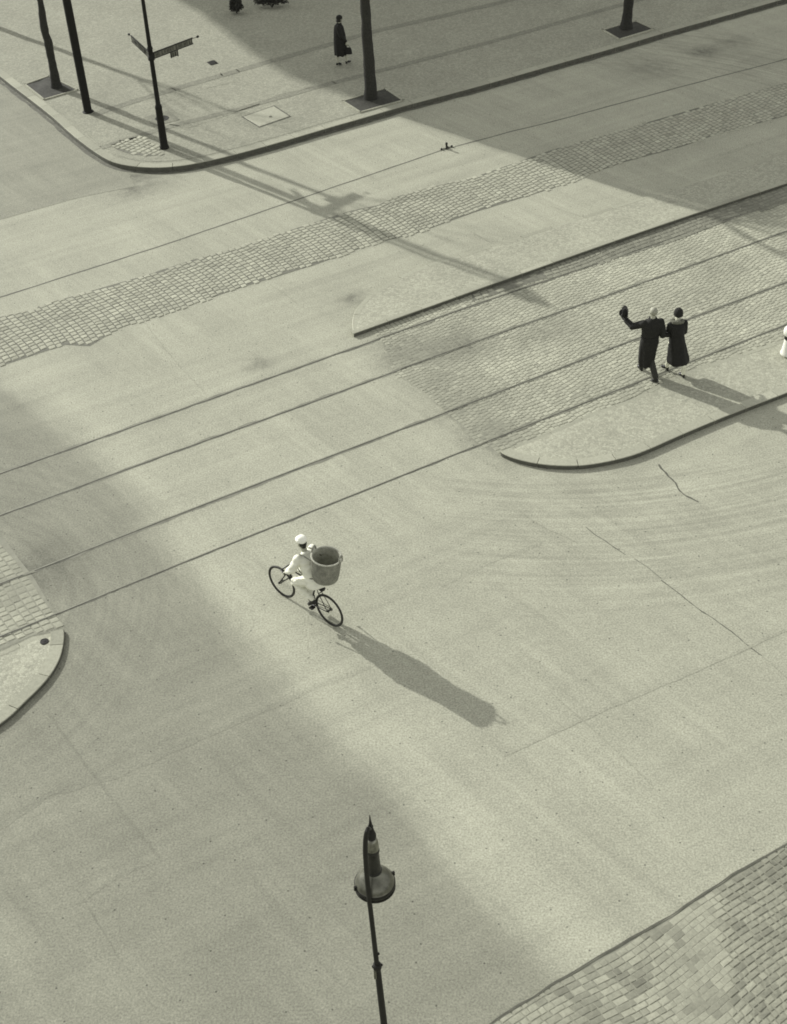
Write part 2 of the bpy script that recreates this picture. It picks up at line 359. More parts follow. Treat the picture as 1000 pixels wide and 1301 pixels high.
# ---------------------------------------------------------------- pavements, islands, kerbs
def kerb(name, outer, width, h, side, stone=.9, gap=.014, bevel=.012):
    """outer: world polyline of the kerb's outer top edge; side +1 if the pavement lies on the left of the travel direction"""
    pts = resample(outer, .12); nn = normals(pts); V = []; Fc = []; mi = []
    acc = 0; start = 0; runs = []; tn = []
    for i in range(1, len(pts)):
        acc += (pts[i]-pts[i-1]).length
        if acc > stone or i == len(pts)-1: runs.append((start, i)); start = i; acc = 0
    for a, b in runs:
        n0 = len(V); k = b-a+1; dz = random.uniform(-.002, .002)
        for j in range(a, b+1):
            p = pts[j]; n = nn[j]*side; t = (pts[min(j+1, len(pts)-1)]-pts[max(j-1, 0)]).normalized()
            sh = t*(gap/2 if j == a else -gap/2 if j == b else 0)
            q = p+sh
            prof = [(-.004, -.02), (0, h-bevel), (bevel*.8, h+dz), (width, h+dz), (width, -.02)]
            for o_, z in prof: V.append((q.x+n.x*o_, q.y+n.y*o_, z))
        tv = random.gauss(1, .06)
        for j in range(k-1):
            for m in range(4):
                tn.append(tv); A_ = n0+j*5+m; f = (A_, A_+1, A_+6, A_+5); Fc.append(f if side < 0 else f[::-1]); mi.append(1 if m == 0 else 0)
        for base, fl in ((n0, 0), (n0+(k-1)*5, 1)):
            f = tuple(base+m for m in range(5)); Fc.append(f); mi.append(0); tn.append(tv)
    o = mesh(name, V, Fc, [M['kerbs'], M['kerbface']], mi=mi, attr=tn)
    bm = bmesh.new(); bm.from_mesh(o.data); bmesh.ops.recalc_face_normals(bm, faces=bm.faces); bm.to_mesh(o.data); bm.free()
    return setp(o, kind='structure')

KH = .14
pav_px = [(-300, -120), (-60, 48), (7.7, 103), (64.6, 146), (92, 172), (123, 195), (141.5, 205.5), (163, 210.8), (190.8, 213), (215, 212.3), (246, 208.6), (300, 196), (361.5, 179), (423, 160.5), (453.7, 152), (484.5, 143), (515, 133.8), (600, 112), (700, 83.4), (790, 58), (850, 39.5), (910, 23), (970, 6), (1100, -32), (1500, -150)]
pav = smoothpts(GL(pav_px, KH), 2)
for p in pav: p.z = 0
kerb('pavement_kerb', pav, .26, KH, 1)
inner = offset(pav, .24)
far = [Vector((60, 130, 0)), Vector((-90, 130, 0)), Vector((-90, inner[0].y+10, 0))]
ribbon('gutter', offset(pav, -.07), .13, .007, M['gutter'], .35, .15, seed=40)  # dark strip painted along the kerb foot: gutter band plus kerb shadow
sheet('pavement', inner+far, -.02, KH-.004, M['mosaic'])

IH = .095
isl_px = [(449, 424), (530, 395), (661.5, 348), (800, 299.3), (900, 265.5), (997, 233.5), (1120, 192)]
isl_up = [(1120, 150), (1000, 192), (910, 220.5), (829, 246), (700, 287), (620, 312), (577, 326), (546, 333.6), (515, 346), (490.6, 360), (466, 375), (450.6, 393.6), (446.5, 409), (449, 424)]
a1 = smoothpts(GL(isl_px, IH), 2); a2 = smoothpts(GL(isl_up, IH*.5), 2)
for p in a1+a2: p.z = 0
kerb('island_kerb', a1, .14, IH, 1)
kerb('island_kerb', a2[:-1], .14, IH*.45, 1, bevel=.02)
def isl_sheet(name, low, up, hz_low, hz_up, mat):    # crowned island: sloping from kerb to kerb
    lo = resample(low, .5); V = []; Fc = []
    n = 60; upl = list(reversed(up))
    def samp(L, t):
        d = [0]
        for a, b in zip(L, L[1:]): d.append(d[-1]+(b-a).length)
        s_ = t*d[-1]
        for i in range(len(L)-1):
            if s_ <= d[i+1] or i == len(L)-2:
                return L[i].lerp(L[i+1], (s_-d[i])/max(1e-6, d[i+1]-d[i]))
    k = 10
    for i in range(n+1):
        a = samp(low, i/n); b = samp(upl, i/n)
        for j in range(k+1):
            p = a.lerp(b, j/k); V.append((p.x, p.y, hz_low+(hz_up-hz_low)*j/k-.003))
    for i in range(n):
        for j in range(k): q = i*(k+1)+j; Fc.append((q, q+k+1, q+k+2, q+1))
    return setp(mesh(name, V, Fc, mat), kind='structure')
isl_sheet('traffic_island', offset(a1, .1), offset(a2, .1), IH, IH*.45, M['mosaic_is'])

def island(outer_px, track_px, h):
    o = smoothpts(GL(outer_px, h), 2); t = GL(track_px, .03)
    t[0 if track_px[0][0] < 500 else -1] = o[-1 if track_px[0][0] < 500 else 0].copy()
    for p in o+t: p.z = 0
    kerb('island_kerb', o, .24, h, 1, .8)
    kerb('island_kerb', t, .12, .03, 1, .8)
    io = offset(o, .2); it = offset(t, .09)
    isl_sheet('traffic_island', io, it, h, .03, M['mosaic_is'])
island([(636, 573.5), (640, 577), (655, 583), (686, 590), (723, 592.3), (754, 590), (800, 580.3), (831, 568), (861.5, 554), (907.7, 534.5), (954, 516), (997, 500), (1120, 452)],
       [(1120, 378), (1000, 429), (978, 437), (923, 455), (861.5, 475), (800, 507.7), (754, 523), (692, 551), (646, 569), (636, 573.5)], .10)
island([(-160, 985), (-60, 960), (8, 915), (31, 892), (49, 875), (64.6, 857), (75.4, 838.5), (80.6, 820), (81.8, 805), (80.6, 798.5)],
       [(80.6, 798.5), (40, 809), (4.6, 826), (-80, 856), (-200, 905)], .07)

# older asphalt of the side road, dark bands in the mosaic, joints
sd_px = [(150, 196), (168, 214), (165, 226), (172, 237), (120, 247), (90, 254), (8, 277), (-120, 312), (-400, 330), (-400, -40), (-200, -60), (-20, 60), (60, 130)]
sheet('side_road', GL(sd_px), .004, .004, M['side'])
def pband(pts, w, mat, seed, z=KH+.001, jit=.12, name='pavement_band'): return ribbon(name, GL(pts, z), w, z, mat, jit, .15, seed=seed)
pband([(120, 146), (140, 138), (245, 106), (350, 76), (479, 39), (620, 7), (760, -30)], .30, M['band'], 1)
pband([(128, 188), (210, 162), (298, 140), (416, 107), (509, 83), (620, 54), (700, 31.5), (784, 7.5), (900, -25)], .26, M['band'], 2)
pband([(215, 158), (240, 162), (330, 132)], .05, M['faint'], 3)
for i, (a, b, wd) in enumerate((((262, 78), (283, 96), .04), ((300, 88), (345, 122), .035), ((80, 148), (128, 186), .05), ((128, 160), (160, 184), .035), ((312, 165), (282, 146), .035), ((400, 90), (430, 108), .03),
                                ((300, 103), (262, 112), .03), ((215, 110), (246, 128), .035), ((350, 121), (395, 111), .03))):
    pband([a, b], wd, M['faint'], 10+i)
# kerbside run of plain slabs
ribbon('pavement_band', offset(pav[6:60], .40), .03, KH+.002, M['faint'], .1, .2, seed=4)

setts('corner_setts', [(142, 190), (160, 183), (180, 178), (197, 192), (207, 202), (190, 204), (168, 202), (150, 196)], TH+R(20), .17, .17, .03, M['sett'], z=KH+.003, seed=12, tonef=lambda x, y: 1.12)

joints = [([(837, 590), (841, 595), (845, 600), (850, 606), (858, 613), (864, 624), (868, 628), (888, 638)], .035, 'crack', .8),
          ([(745, 670), (757, 680), (770, 688), (786, 699), (795, 705)], .018, 'crack', .8), ([(806, 710), (822, 720), (840, 735)], .012, 'crack', .8), ([(840, 737), (860, 752), (885, 772), (905, 785), (930, 803), (955, 824), (968, 833)], .02, 'crack', .7),
          ([(968, 833), (985, 848), (1010, 872)], .02, 'faint', .8),
          ([(60, 905), (100, 960), (150, 1025), (203, 1090)], .05, 'faint', .5), ([(203, 1090), (150, 1113), (98, 1150)], .06, 'faint', .5), ([(98, 1130), (135, 1190), (150, 1215)], .03, 'faint', .8),
          ([(-40, 1080), (60, 1010), (150, 985), (215, 955), (330, 905), (400, 872), (472, 847)], .12, 'faint', .9), ([(560, 745), (620, 715), (690, 690)], .09, 'faint', .9),
          ([(188, 415), (215, 450), (240, 478), (262, 500)], .03, 'faint', .8), ([(340, 360), (360, 372), (378, 386)], .03, 'faint', .6), ([(598, 294), (615, 304), (632, 313)], .03, 'faint', .5),
          ([(520, 146), (545, 166), (560, 183)], .018, 'faint', .5), ([(890, 205), (1000, 170)], .12, 'faint', .5), ([(700, 262), (760, 283), (800, 300)], .05, 'faint', .5),
          ([(486, 432), (497, 455), (504, 475), (532, 494), (560, 516), (571, 528), (607, 563)], .05, 'faint', .9), ([(660, 650), (690, 670), (735, 690)], .03, 'faint', .9),
          ([(1000, 800), (900, 845), (760, 905), (640, 960)], .07, 'faint', .9), ([(700, 880), (740, 915), (790, 960), (830, 1000)], .025, 'faint', .9)]
for i, (pts, wd, mt, jt) in enumerate(joints):
    o = ribbon('road_crack' if mt == 'crack' else 'asphalt_joint', GL(pts), wd, .0008 + .0001*i, M['vfaint' if mt == 'faint' and wd > .055 else mt], jt*.5 if mt != 'crack' else jt, .05 if mt == 'crack' else .1, seed=20+i)
    addwear(o)
# long joint on the far carriageway
far_j = [(-200, 434), (7.7, 375.5), (100, 346), (200, 314), (300, 280), (400, 246), (500, 212), (561, 191), (600, 180.5), (650, 167), (700, 155), (800, 128), (900, 101), (1000, 75), (1150, 36)]
ribbon('carriageway_joint', GL(far_j), .050, .002, M['crack'], .35, .2, seed=60)
# shadow-free grime along the gutter of the long island and stains
gk = [(452, 428), (521, 403), (600, 376), (661, 356), (723, 333), (800, 309), (877, 284), (938, 263), (997, 246), (1120, 205)]
def var_ribbon(name, pts, widths, z, mat):
    p = GL(pts); n = normals(p); V = []; Fc = []
    for i, (a, b, w_) in enumerate(zip(p, n, widths)):
        V += [(a.x, a.y, z), (a.x-b.x*w_, a.y-b.y*w_, z)]
        if i: Fc.append((2*i-2, 2*i-1, 2*i+1, 2*i))
    return setp(mesh(name, V, Fc, mat), kind='structure')
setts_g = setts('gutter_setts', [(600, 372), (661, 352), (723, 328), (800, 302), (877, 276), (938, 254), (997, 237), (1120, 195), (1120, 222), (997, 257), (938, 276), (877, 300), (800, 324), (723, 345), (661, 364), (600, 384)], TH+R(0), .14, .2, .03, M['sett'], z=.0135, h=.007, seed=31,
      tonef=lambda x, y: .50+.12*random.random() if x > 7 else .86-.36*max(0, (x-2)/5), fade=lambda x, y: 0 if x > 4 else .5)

# ---------------------------------------------------------------- tram rails
rails = [[(-160, 658), (6, 600), (200, 531), (400, 460), (600, 388.5), (732, 344), (800, 322), (997, 253), (1150, 200)],
         [(-160, 713), (6, 653), (200, 582), (400, 510), (600, 435.5), (800, 366), (997, 295), (1150, 240)],
         [(-160, 803), (12, 738), (200, 664), (400, 587), (602, 511), (800, 434), (997, 360), (1150, 302)],
         [(-160, 872), (5, 808), (200, 728), (400, 648.5), (600, 569), (650, 549), (800, 490), (997, 414), (1150, 354)]]
rl = ['uppermost tram rail, running beside the long island kerb', 'second tram rail from the top, passing the dark dirt patch in the setts', 'third tram rail from the top, passing behind the striding couple', 'lowest tram rail, nearest the cyclist and skirting the rounded island']
for i, px in enumerate(rails):
    P = smoothpts(GL(px), 2)
    e = empty('tram_rail', P[len(P)//2]); e.location.z = 0
    setp(e, rl[i], 'tram rail', 'tram rails set in the road')
    def loc(pts): return [p-e.location for p in pts]
    ribbon('rail_dirt', loc([q for q in resample(P, .15) if inside(q.x, q.y, TRK) or inside(q.x, q.y, TRK2)] if i != 3 else [q for q in resample(P, .15) if inside(q.x, q.y, TRK)]), .085, .0022, M['raildirt'], .8, .15, lift=e.location, kind=None, parent=e, seed=90+i)
    ribbon('rail_head', loc(offset(P, .019)), .024, .0052, M['rail'], .05, .15, lift=e.location, kind=None, parent=e, seed=70+i)
    ribbon('rail_groove', loc(offset(P, 0)), .024, .0045, M['groove'], .55, .15, lift=e.location, kind=None, parent=e, seed=75+i)
    ribbon('tar_seal', loc(offset(P, -.015)), .020, .0038, M['gutter'], 1.9, .12, lift=e.location, kind=None, parent=e, seed=80+i)

# ---------------------------------------------------------------- solids
def lathe(prof, n=20, cap=True):
    V = []; Fc = []
    for i, (r, z) in enumerate(prof):
        for k in range(n): a = 2*math.pi*k/n; V.append((r*math.cos(a), r*math.sin(a), z))
        if i:
            for k in range(n): Fc.append(((i-1)*n+k, (i-1)*n+(k+1) % n, i*n+(k+1) % n, i*n+k))
    if cap: Fc.append(tuple(range(n))[::-1]); Fc.append(tuple((len(prof)-1)*n+k for k in range(n)))
    return V, Fc
def frame_of(d):
    d = d.normalized(); u = d.cross(Vector((0, 0, 1)))
    if u.length < 1e-3: u = Vector((1, 0, 0))
    u.normalize(); return u, d.cross(u).normalized()
def tube(pts, rad, n=10, cap=True, closed=False, sq=None):
    pts = [Vector(p) for p in pts]; N = len(pts)
    if not hasattr(rad, '__len__'): rad = [rad]*N
    V = []; Fc = []; u = None
    for i in range(N):
        a = pts[(i-1) % N] if closed or i else pts[0]; b = pts[(i+1) % N] if closed or i < N-1 else pts[-1]
        t = (b-a).normalized()
        if u is None: u, v = frame_of(t)
        else:
            u = (u-t*u.dot(t)); u.normalize(); v = t.cross(u)
        for k in range(n):
            an = 2*math.pi*k/n; V.append(pts[i]+(u*math.cos(an)+v*math.sin(an))*rad[i])
    for i in range(N if closed else N-1):
        j = (i+1) % N
        for k in range(n): Fc.append((i*n+k, i*n+(k+1) % n, j*n+(k+1) % n, j*n+k))
    if cap and not closed: Fc.append(tuple(range(n))[::-1]); Fc.append(tuple((N-1)*n+k for k in range(n)))
    return V, Fc
def merge(*vf):
    V = []; Fc = []
    for v, f in vf:
        n = len(V); V += list(v); Fc += [tuple(i+n for i in q) for q in f]
    return V, Fc
def boxm(c, s, rot=None):
    c = Vector(c); V = []
    for z in (-1, 1):
        for x, y in ((-1, -1), (1, -1), (1, 1), (-1, 1)):
            p = Vector((x*s[0]/2, y*s[1]/2, z*s[2]/2)); V.append(c+(rot @ p if rot else p))
    return V, [(3, 2, 1, 0), (4, 5, 6, 7), (0, 1, 5, 4), (1, 2, 6, 5), (2, 3, 7, 6), (3, 0, 4, 7)]
def ell(c, r, rot=None, nu=16, nv=10):
    V = []; Fc = []; c = Vector(c); r = r if hasattr(r, '__len__') else (r, r, r)
    for i in range(nv+1):
        th = math.pi*i/nv
        for k in range(nu):
            a = 2*math.pi*k/nu; p = Vector((math.sin(th)*math.cos(a)*r[0], math.sin(th)*math.sin(a)*r[1], -math.cos(th)*r[2])); V.append(c+(rot @ p if rot else p))
    for i in range(nv):
        for k in range(nu): Fc.append((i*nu+k, i*nu+(k+1) % nu, (i+1)*nu+(k+1) % nu, (i+1)*nu+k))
    return V, Fc
def limb(pts, rad, n=12):                   # tapered limb with round joints
    out = [tube(pts, rad, n)]
    for p, r in zip(pts, rad): out.append(ell(p, r*.99, nu=12, nv=8))
    return merge(*out)
def loft(secs, n=20):                       # secs: (centre, rx, ry, ax, ay)
    V = []; Fc = []
    for i, (c, rx, ry, ax, ay) in enumerate(secs):
        c = Vector(c); ax = Vector(ax); ay = Vector(ay)
        for k in range(n):
            a = 2*math.pi*k/n; V.append(c+ax*(rx*math.cos(a))+ay*(ry*math.sin(a)))
        if i:
            for k in range(n): Fc.append(((i-1)*n+k, (i-1)*n+(k+1) % n, i*n+(k+1) % n, i*n+k))
    Fc.append(tuple(range(n))[::-1]); Fc.append(tuple((len(secs)-1)*n+k for k in range(n)))
    return V, Fc
def orient(V, Fc):
    me = bpy.data.meshes.new('t'); me.from_pydata([tuple(v) for v in V], [], Fc); bm = bmesh.new(); bm.from_mesh(me)
    bmesh.ops.recalc_face_normals(bm, faces=bm.faces); bm.to_mesh(me); bm.free(); return me
def solid(name, vf, mat, parent=None, smooth=True):
    me = orient(*vf); o = link(name, me, mat, parent)
    if smooth:
        me.polygons.foreach_set('use_smooth', [True]*len(me.polygons))
        try: me.set_sharp_from_angle(angle=R(40))
        except Exception: pass
    return o
def fused(name, parts, mat, parent, voxel=.009, sm=6, fold=None):
    """union of overlapping closed shapes as one continuous skin"""
    me = orient(*merge(*parts)); o = bpy.data.objects.new(name, me); C.objects.link(o)
    md = o.modifiers.new('r', 'REMESH'); md.mode = 'VOXEL'; md.voxel_size = voxel
    s = o.modifiers.new('s', 'SMOOTH'); s.iterations = sm; s.factor = .5
    dg = bpy.context.evaluated_depsgraph_get(); m2 = bpy.data.meshes.new_from_object(o.evaluated_get(dg))
    o.modifiers.clear(); old = o.data; o.data = m2; bpy.data.meshes.remove(old); m2.name = name
    m2.materials.clear(); m2.materials.append(mat)
    if fold:
        n = len(m2.vertices); co = np.empty(n*3); m2.vertices.foreach_get('co', co); no = np.empty(n*3); m2.vertices.foreach_get('normal', no)
        co = co.reshape(-1, 3); no = no.reshape(-1, 3)
        co += no*np.array([fold(Vector(c)) for c in co])[:, None]; m2.vertices.foreach_set('co', co.ravel())
    m2.polygons.foreach_set('use_smooth', [True]*len(m2.polygons)); m2.update()
    if parent: o.parent = parent
    return o

# ---------------------------------------------------------------- tree pits, covers, small fittings
def pit(px, label, frame=True):
    P = GL(px, KH); c = sum(P, Vector())/4; e = empty('tree_pit', (c.x, c.y, KH))
    setp(e, label, 'tree pit', 'open earth squares around the street trees')
    L = [p-c for p in P]
    bm = bmesh.new(); n = 12; g = {}
    for i in range(n+1):
        for j in range(n+1):
            a = L[0].lerp(L[1], i/n); b = L[3].lerp(L[2], i/n); p = a.lerp(b, j/n)
            z = .012+.018*mnoise.noise(Vector((p.x*3+c.x, p.y*3, 1)))+.03*math.exp(-(p.x**2+p.y**2)/.1) if 0 < i < n and 0 < j < n else .002
            g[i, j] = bm.verts.new((p.x, p.y, z))
    for i in range(n):
        for j in range(n): bm.faces.new((g[i, j], g[i+1, j], g[i+1, j+1], g[i, j+1]))
    bmesh.ops.recalc_face_normals(bm, faces=bm.faces)
    me = bpy.data.meshes.new('soil'); bm.to_mesh(me); bm.free(); link('soil', me, M['earth'], e, True)
    for i in range(4):
        a, b = L[i], L[(i+1) % 4]; d = (b-a).normalized(); ang = math.atan2(d.y, d.x)
        V, Fc = boxm((0, 0, 0), ((b-a).length+.05, .05, .05), Matrix.Rotation(ang, 3, 'Z')); m = (a+b)/2; m.z = .005
        solid('edging', ([v+m for v in V], Fc), M['kerb'], e, False)
pit([(31.9, 107.7), (62.4, 97), (98.8, 114.5), (56, 126.8)], 'earth square around the knobbly tree at the left pavement edge')
pit([(435.7, 129), (489, 112.8), (512, 128), (458, 143)], 'earth square around the middle tree, half sunlit and half in shade')
pit([(766, 38.4), (808, 27), (830.5, 37.5), (787, 50.5)], 'fully shaded earth square around the tree at upper right')

def cover_rect(px, label, h=.012, name='access_cover', mat='cover', z=KH):
    P = GL(px, z); c = sum(P, Vector())/4; e = empty(name, (c.x, c.y, z)); setp(e, label, 'access cover')
    L = [p-c for p in P]
    V = [(p.x, p.y, 0) for p in L]+[(p.x*.97, p.y*.97, h) for p in L]
    solid('plate', (V, [(3, 2, 1, 0), (4, 5, 6, 7)]+[(i, (i+1) % 4, 4+(i+1) % 4, 4+i) for i in range(4)]), M[mat], e, False)
    V = []; Fc = []
    for i, p in enumerate(L): V += [(p.x*1.0, p.y*1.0, .004), (p.x*1.075, p.y*1.075, .004)]
    for i in range(4): a = 2*i; b = 2*((i+1) % 4); Fc.append((a, a+1, b+1, b))
    mesh('joint', V, Fc, M['crack'], e)
    solid('lift_ring', tube([(math.cos(a)*.04+.12, math.sin(a)*.04-.05, h+.004) for a in np.linspace(0, 6.28, 13)[:-1]], .006, 6, closed=True), M['iron'], e)
    return e
cover_rect([(309, 148.5), (348, 135), (368, 148), (330, 161)], 'large rectangular stone access cover with dark joints on the far pavement')
cover_rect([(263, 79), (272, 76.5), (277, 80.5), (268, 83)], 'tiny dark square valve cover on the pavement', mat='iron', name='valve_cover')
def round_cover(px, r, z, label, sq=None):
    p = G(px[0], px[1], z); e = empty('manhole_cover', p); setp(e, label, 'manhole cover')
    V, Fc = lathe([(r, 0), (r, .006), (r*.9, .010), (r*.86, .006), (r*.3, .008), (r*.28, .012), (.001, .012)], 28); solid('lid', (V, Fc), M['iron'], e)
    if sq:
        V, Fc = boxm((0, 0, .0005), (sq, sq, .006), Matrix.Rotation(TH, 3, 'Z')); solid('surround', (V, Fc), M['band'], e, False)
round_cover((206, 150.5), .21, KH, 'round iron manhole cover in a dark square behind the corner lamp post', .8)
round_cover((56.5, 815), .08, .052, 'small dark drain lid on the tip of the lower left island')

# iron fitting on the far joint: stump with two knobs
p = G(567.5, 189.5); e = empty('barrier_foot', p); setp(e, 'tiny black iron stump between two knobs on the far carriageway joint', 'iron fitting')
k1, k2 = G(561, 190.5)-p, G(574, 186.8)-p
solid('stump', merge(lathe([(.035, 0), (.04, .03), (.028, .05), (.026, .12), (.035, .14), (.04, .17), (.03, .20), (.001, .205)], 14), tube([(0, 0, .10), (.06, 0, .05), (.09, .01, .02)], .018, 8)), M['darkpaint'], e)
for k in (k1, k2): solid('knob', [(lambda vf: ([v+Vector((k.x, k.y, .03)) for v in vf[0]], vf[1]))(ell((0, 0, 0), .032))][0], M['darkpaint'], e)
solid('bar', tube([k1+Vector((0, 0, .02)), k2+Vector((0, 0, .02))], .010, 8), M['darkpaint'], e)

# ---------------------------------------------------------------- trees
def tree(px, label, trunk_pts, trunk_r, height, seed, off=None, spread=1.0):
    p = G(px[0], px[1], KH) if off is None else Vector(off)
    e = empty('street_tree', p); setp(e, label, 'tree', 'bare street trees on the pavement')
    rnd = random.Random(seed)
    T = [Vector(t) for t in trunk_pts]; rr = list(trunk_r); top = T[-1]
    T2 = []; R2 = []
    for i in range(len(T)-1):
        n = max(2, int((T[i+1]-T[i]).length/.12))
        for k in range(n):
            t = k/n; q = T[i].lerp(T[i+1], t); r = rr[i]+(rr[i+1]-rr[i])*t
            q = q+Vector((mnoise.noise(Vector((q.z*1.3, seed, 0))), mnoise.noise(Vector((q.z*1.3, seed, 7))), 0))*.03
            T2.append(q); R2.append(r*(1+.10*mnoise.noise(Vector((q.z*4, seed, 3)))))
    T2.append(top); R2.append(rr[-1])
    V, Fc = tube(T2, R2, 18)
    V = [v+Vector((v.x-top.x*.0, v.y, 0)).normalized()*.012*mnoise.noise(v*9) for v in V]
    solid('trunk', (V, Fc), M['bark'], e)
    parts = []
    def br(a, d, L, r, lv):
        n = 4; pts = [a]; q = a.copy()
        for i in range(n):
            d = (d+Vector((rnd.gauss(0, .14), rnd.gauss(0, .14), rnd.gauss(.05, .08)))).normalized(); q = q+d*(L/n); pts.append(q.copy())
        parts.append(tube(pts, [r, r*.85, r*.7, r*.55, r*.42], 7 if lv < 2 else 5))
        if lv == 3: return
        for k in range(rnd.choice((2, 3)) if lv else 3):
            i = rnd.choice((2, 3, 4)); az = rnd.uniform(0, 6.28); el = rnd.uniform(.4, 1.0)
            u, v = frame_of(d); nd = (d*math.cos(el*.75)+(u*math.cos(az)+v*math.sin(az))*math.sin(el*.75)).normalized()
            br(pts[i], nd, L*rnd.uniform(.62, .85), r*.5*rnd.uniform(.85, 1.1), lv+1)
    for k in range(5):
        az = k*1.26+rnd.uniform(-.3, .3); d = Vector((math.cos(az)*spread, math.sin(az)*spread, 1.1)).normalized()
        br(top-Vector((0, 0, .1)), d, height*.20, rr[-1]*.46, 0)
    solid('crown', merge(*parts), M['bark'], e)
    return e
tree((72, 111), 'knobbly tree trunk at far upper left beside the round mast', [(0, 0, 0), (.0, 0, .25), (.01, 0, .9), (.01, 0, 1.5), (-.03, 0, 1.72), (-.03, 0, 2.0), (-.01, 0, 2.6), (0, 0, 4.2), (.05, 0, 5.4)], [.20, .145, .125, .13, .115, .125, .095, .09, .07], 8, 3)
tree((471, 126), 'straight dark tree trunk behind the kerb at top centre', [(0, 0, 0), (0, 0, .3), (.01, 0, 1.2), (-.01, 0, 2.2), (-.02, 0, 3.8), (0, 0, 5.6)], [.23, .19, .17, .155, .14, .11], 9, 5)
tree((796, 37), 'tree trunk cut off by the top edge at upper right', [(0, 0, 0), (0, 0, .3), (.03, 0, 1.2), (.0, 0, 3.4)], [.22, .17, .15, .12], 8, 8)
tree((0, 0), 'bare tree outside the left edge whose shadow crosses the pavement', [(0, 0, 0), (0, 0, 1.2), (.05, 0, 4.6)], [.18, .13, .09], 8, 11, off=(-14.65, 52.5, KH), spread=.8)

# ---------------------------------------------------------------- mast and lamp posts
p = G(112, 142, KH); e = empty('overhead_line_mast', p); setp(e, 'thick plain dark mast between the knobbly tree and the corner lamp post', 'mast')
e.rotation_euler = (0, R(-.8), 0)
solid('shaft', lathe([(.135, 0), (.125, .03), (.125, 3), (.11, 6.2), (.10, 7.6)], 24), M['mast'], e)
solid('cap', lathe([(.10, 7.6), (.125, 7.63), (.12, 7.68), (.04, 7.78), (.001, 7.86)], 20), M['mast'], e)
solid('base_flange', lathe([(.17, 0), (.17, .015), (.135, .03)], 24), M['mast'], e)

p = G(209, 188, KH); e = empty('lamp_post', p); setp(e, 'slender corner lamp post with street name boards, standing at the rounded kerb', 'street lamp')
solid('shaft', lathe([(.135, 0), (.135, .05), (.115, .09), (.11, .5), (.098, 1.2), (.105, 1.22), (.10, 1.27), (.07, 1.34), (.066, 2.2), (.055, 3.6), (.045, 5.6)], 20), M['mast'], e)
solid('collar', lathe([(.09, 2.62), (.095, 2.64), (.095, 2.70), (.07, 2.74), (.07, 2.92), (.085, 2.94), (.07, 3.0)], 16), M['mast'], e)
V, Fc = lathe([(.05, 5.6), (.10, 5.64), (.17, 5.70), (.21, 5.95), (.22, 6.0), (.08, 6.18), (.05, 6.26), (.001, 6.3)], 6); solid('lantern', (V, Fc), M['iron'], e, False)
zs = 2.72
def sign_arm(end_px, length_label, hang, name='name_board'):
    a = Vector((0, 0, zs)); b = G(end_px[0], end_px[1], zs+KH)-p; b.z = zs; d = (b-a).normalized(); L = (b-a).length
    ang = math.atan2(d.y, d.x); rot = Matrix.Rotation(ang, 3, 'Z')
    def W(x, y, z): return rot @ Vector((x, y, z)) + a
    o = solid(name, boxm(W(L*.46, 0, .0), (L*.80, .012, .155), rot), M['signface'], e, False)
    fr = merge(boxm(W(L*.46, 0, .083), (L*.84, .03, .022), rot), boxm(W(L*.46, 0, -.083), (L*.84, .03, .022), rot), boxm(W(L*.06, 0, 0), (.02, .03, .15), rot), boxm(W(L*.86, 0, 0), (.02, .03, .15), rot), tube([W(.03, 0, .06), W(L*.96, 0, .06)], .008, 6))
    solid('board_frame', fr, M['iron'], o, False)
    solid('finial', ell(W(L*.99, 0, .06), (.05, .035, .035), rot), M['iron'], o)
    # worn raised lettering, unreadable in the photograph: upright strokes with short bars
    rnd = random.Random(int(end_px[0])); st = []; x = L*.10; 
    while x < L*.82:
        wd = rnd.uniform(.035, .06); s_ = rnd.choice('HENLITUF')
        for yy in (-.0095, .0095):
            st.append(boxm(W(x, yy, 0), (.013, .007, .10), rot))
            if s_ in 'HNU': st.append(boxm(W(x+wd, yy, 0), (.013, .007, .10), rot))
            if s_ in 'HEF': st.append(boxm(W(x+wd/2, yy, .0), (wd, .007, .011), rot))
            if s_ in 'ELU': st.append(boxm(W(x+wd/2, yy, -.045), (wd, .007, .011), rot))
            if s_ in 'ETF': st.append(boxm(W(x+wd/2, yy, .045), (wd, .007, .011), rot))
        x += wd+.05
    solid('lettering', merge(*st), M['darkpaint'], o, False)
    if hang:
        h = solid('number_plate', boxm(W(L*.47, 0, -.17), (.26, .012, .13), rot), M['signface'], o, False)
        h2 = merge(boxm(W(L*.47-.12, 0, -.17), (.03, .03, .16), rot), boxm(W(L*.47+.12, 0, -.18), (.022, .03, .19), rot), boxm(W(L*.47, 0, -.235), (.26, .03, .014), rot), boxm(W(L*.47+.03, 0, -.17), (.02, .03, .12), rot), boxm(W(L*.47-.05, 0, -.17), (.02, .03, .12), rot))
        h2o = solid('board_frame', h2, M['iron'], o, False)
sign_arm((252, 49), 'right', True)
sign_arm((164, 46), 'left', False)

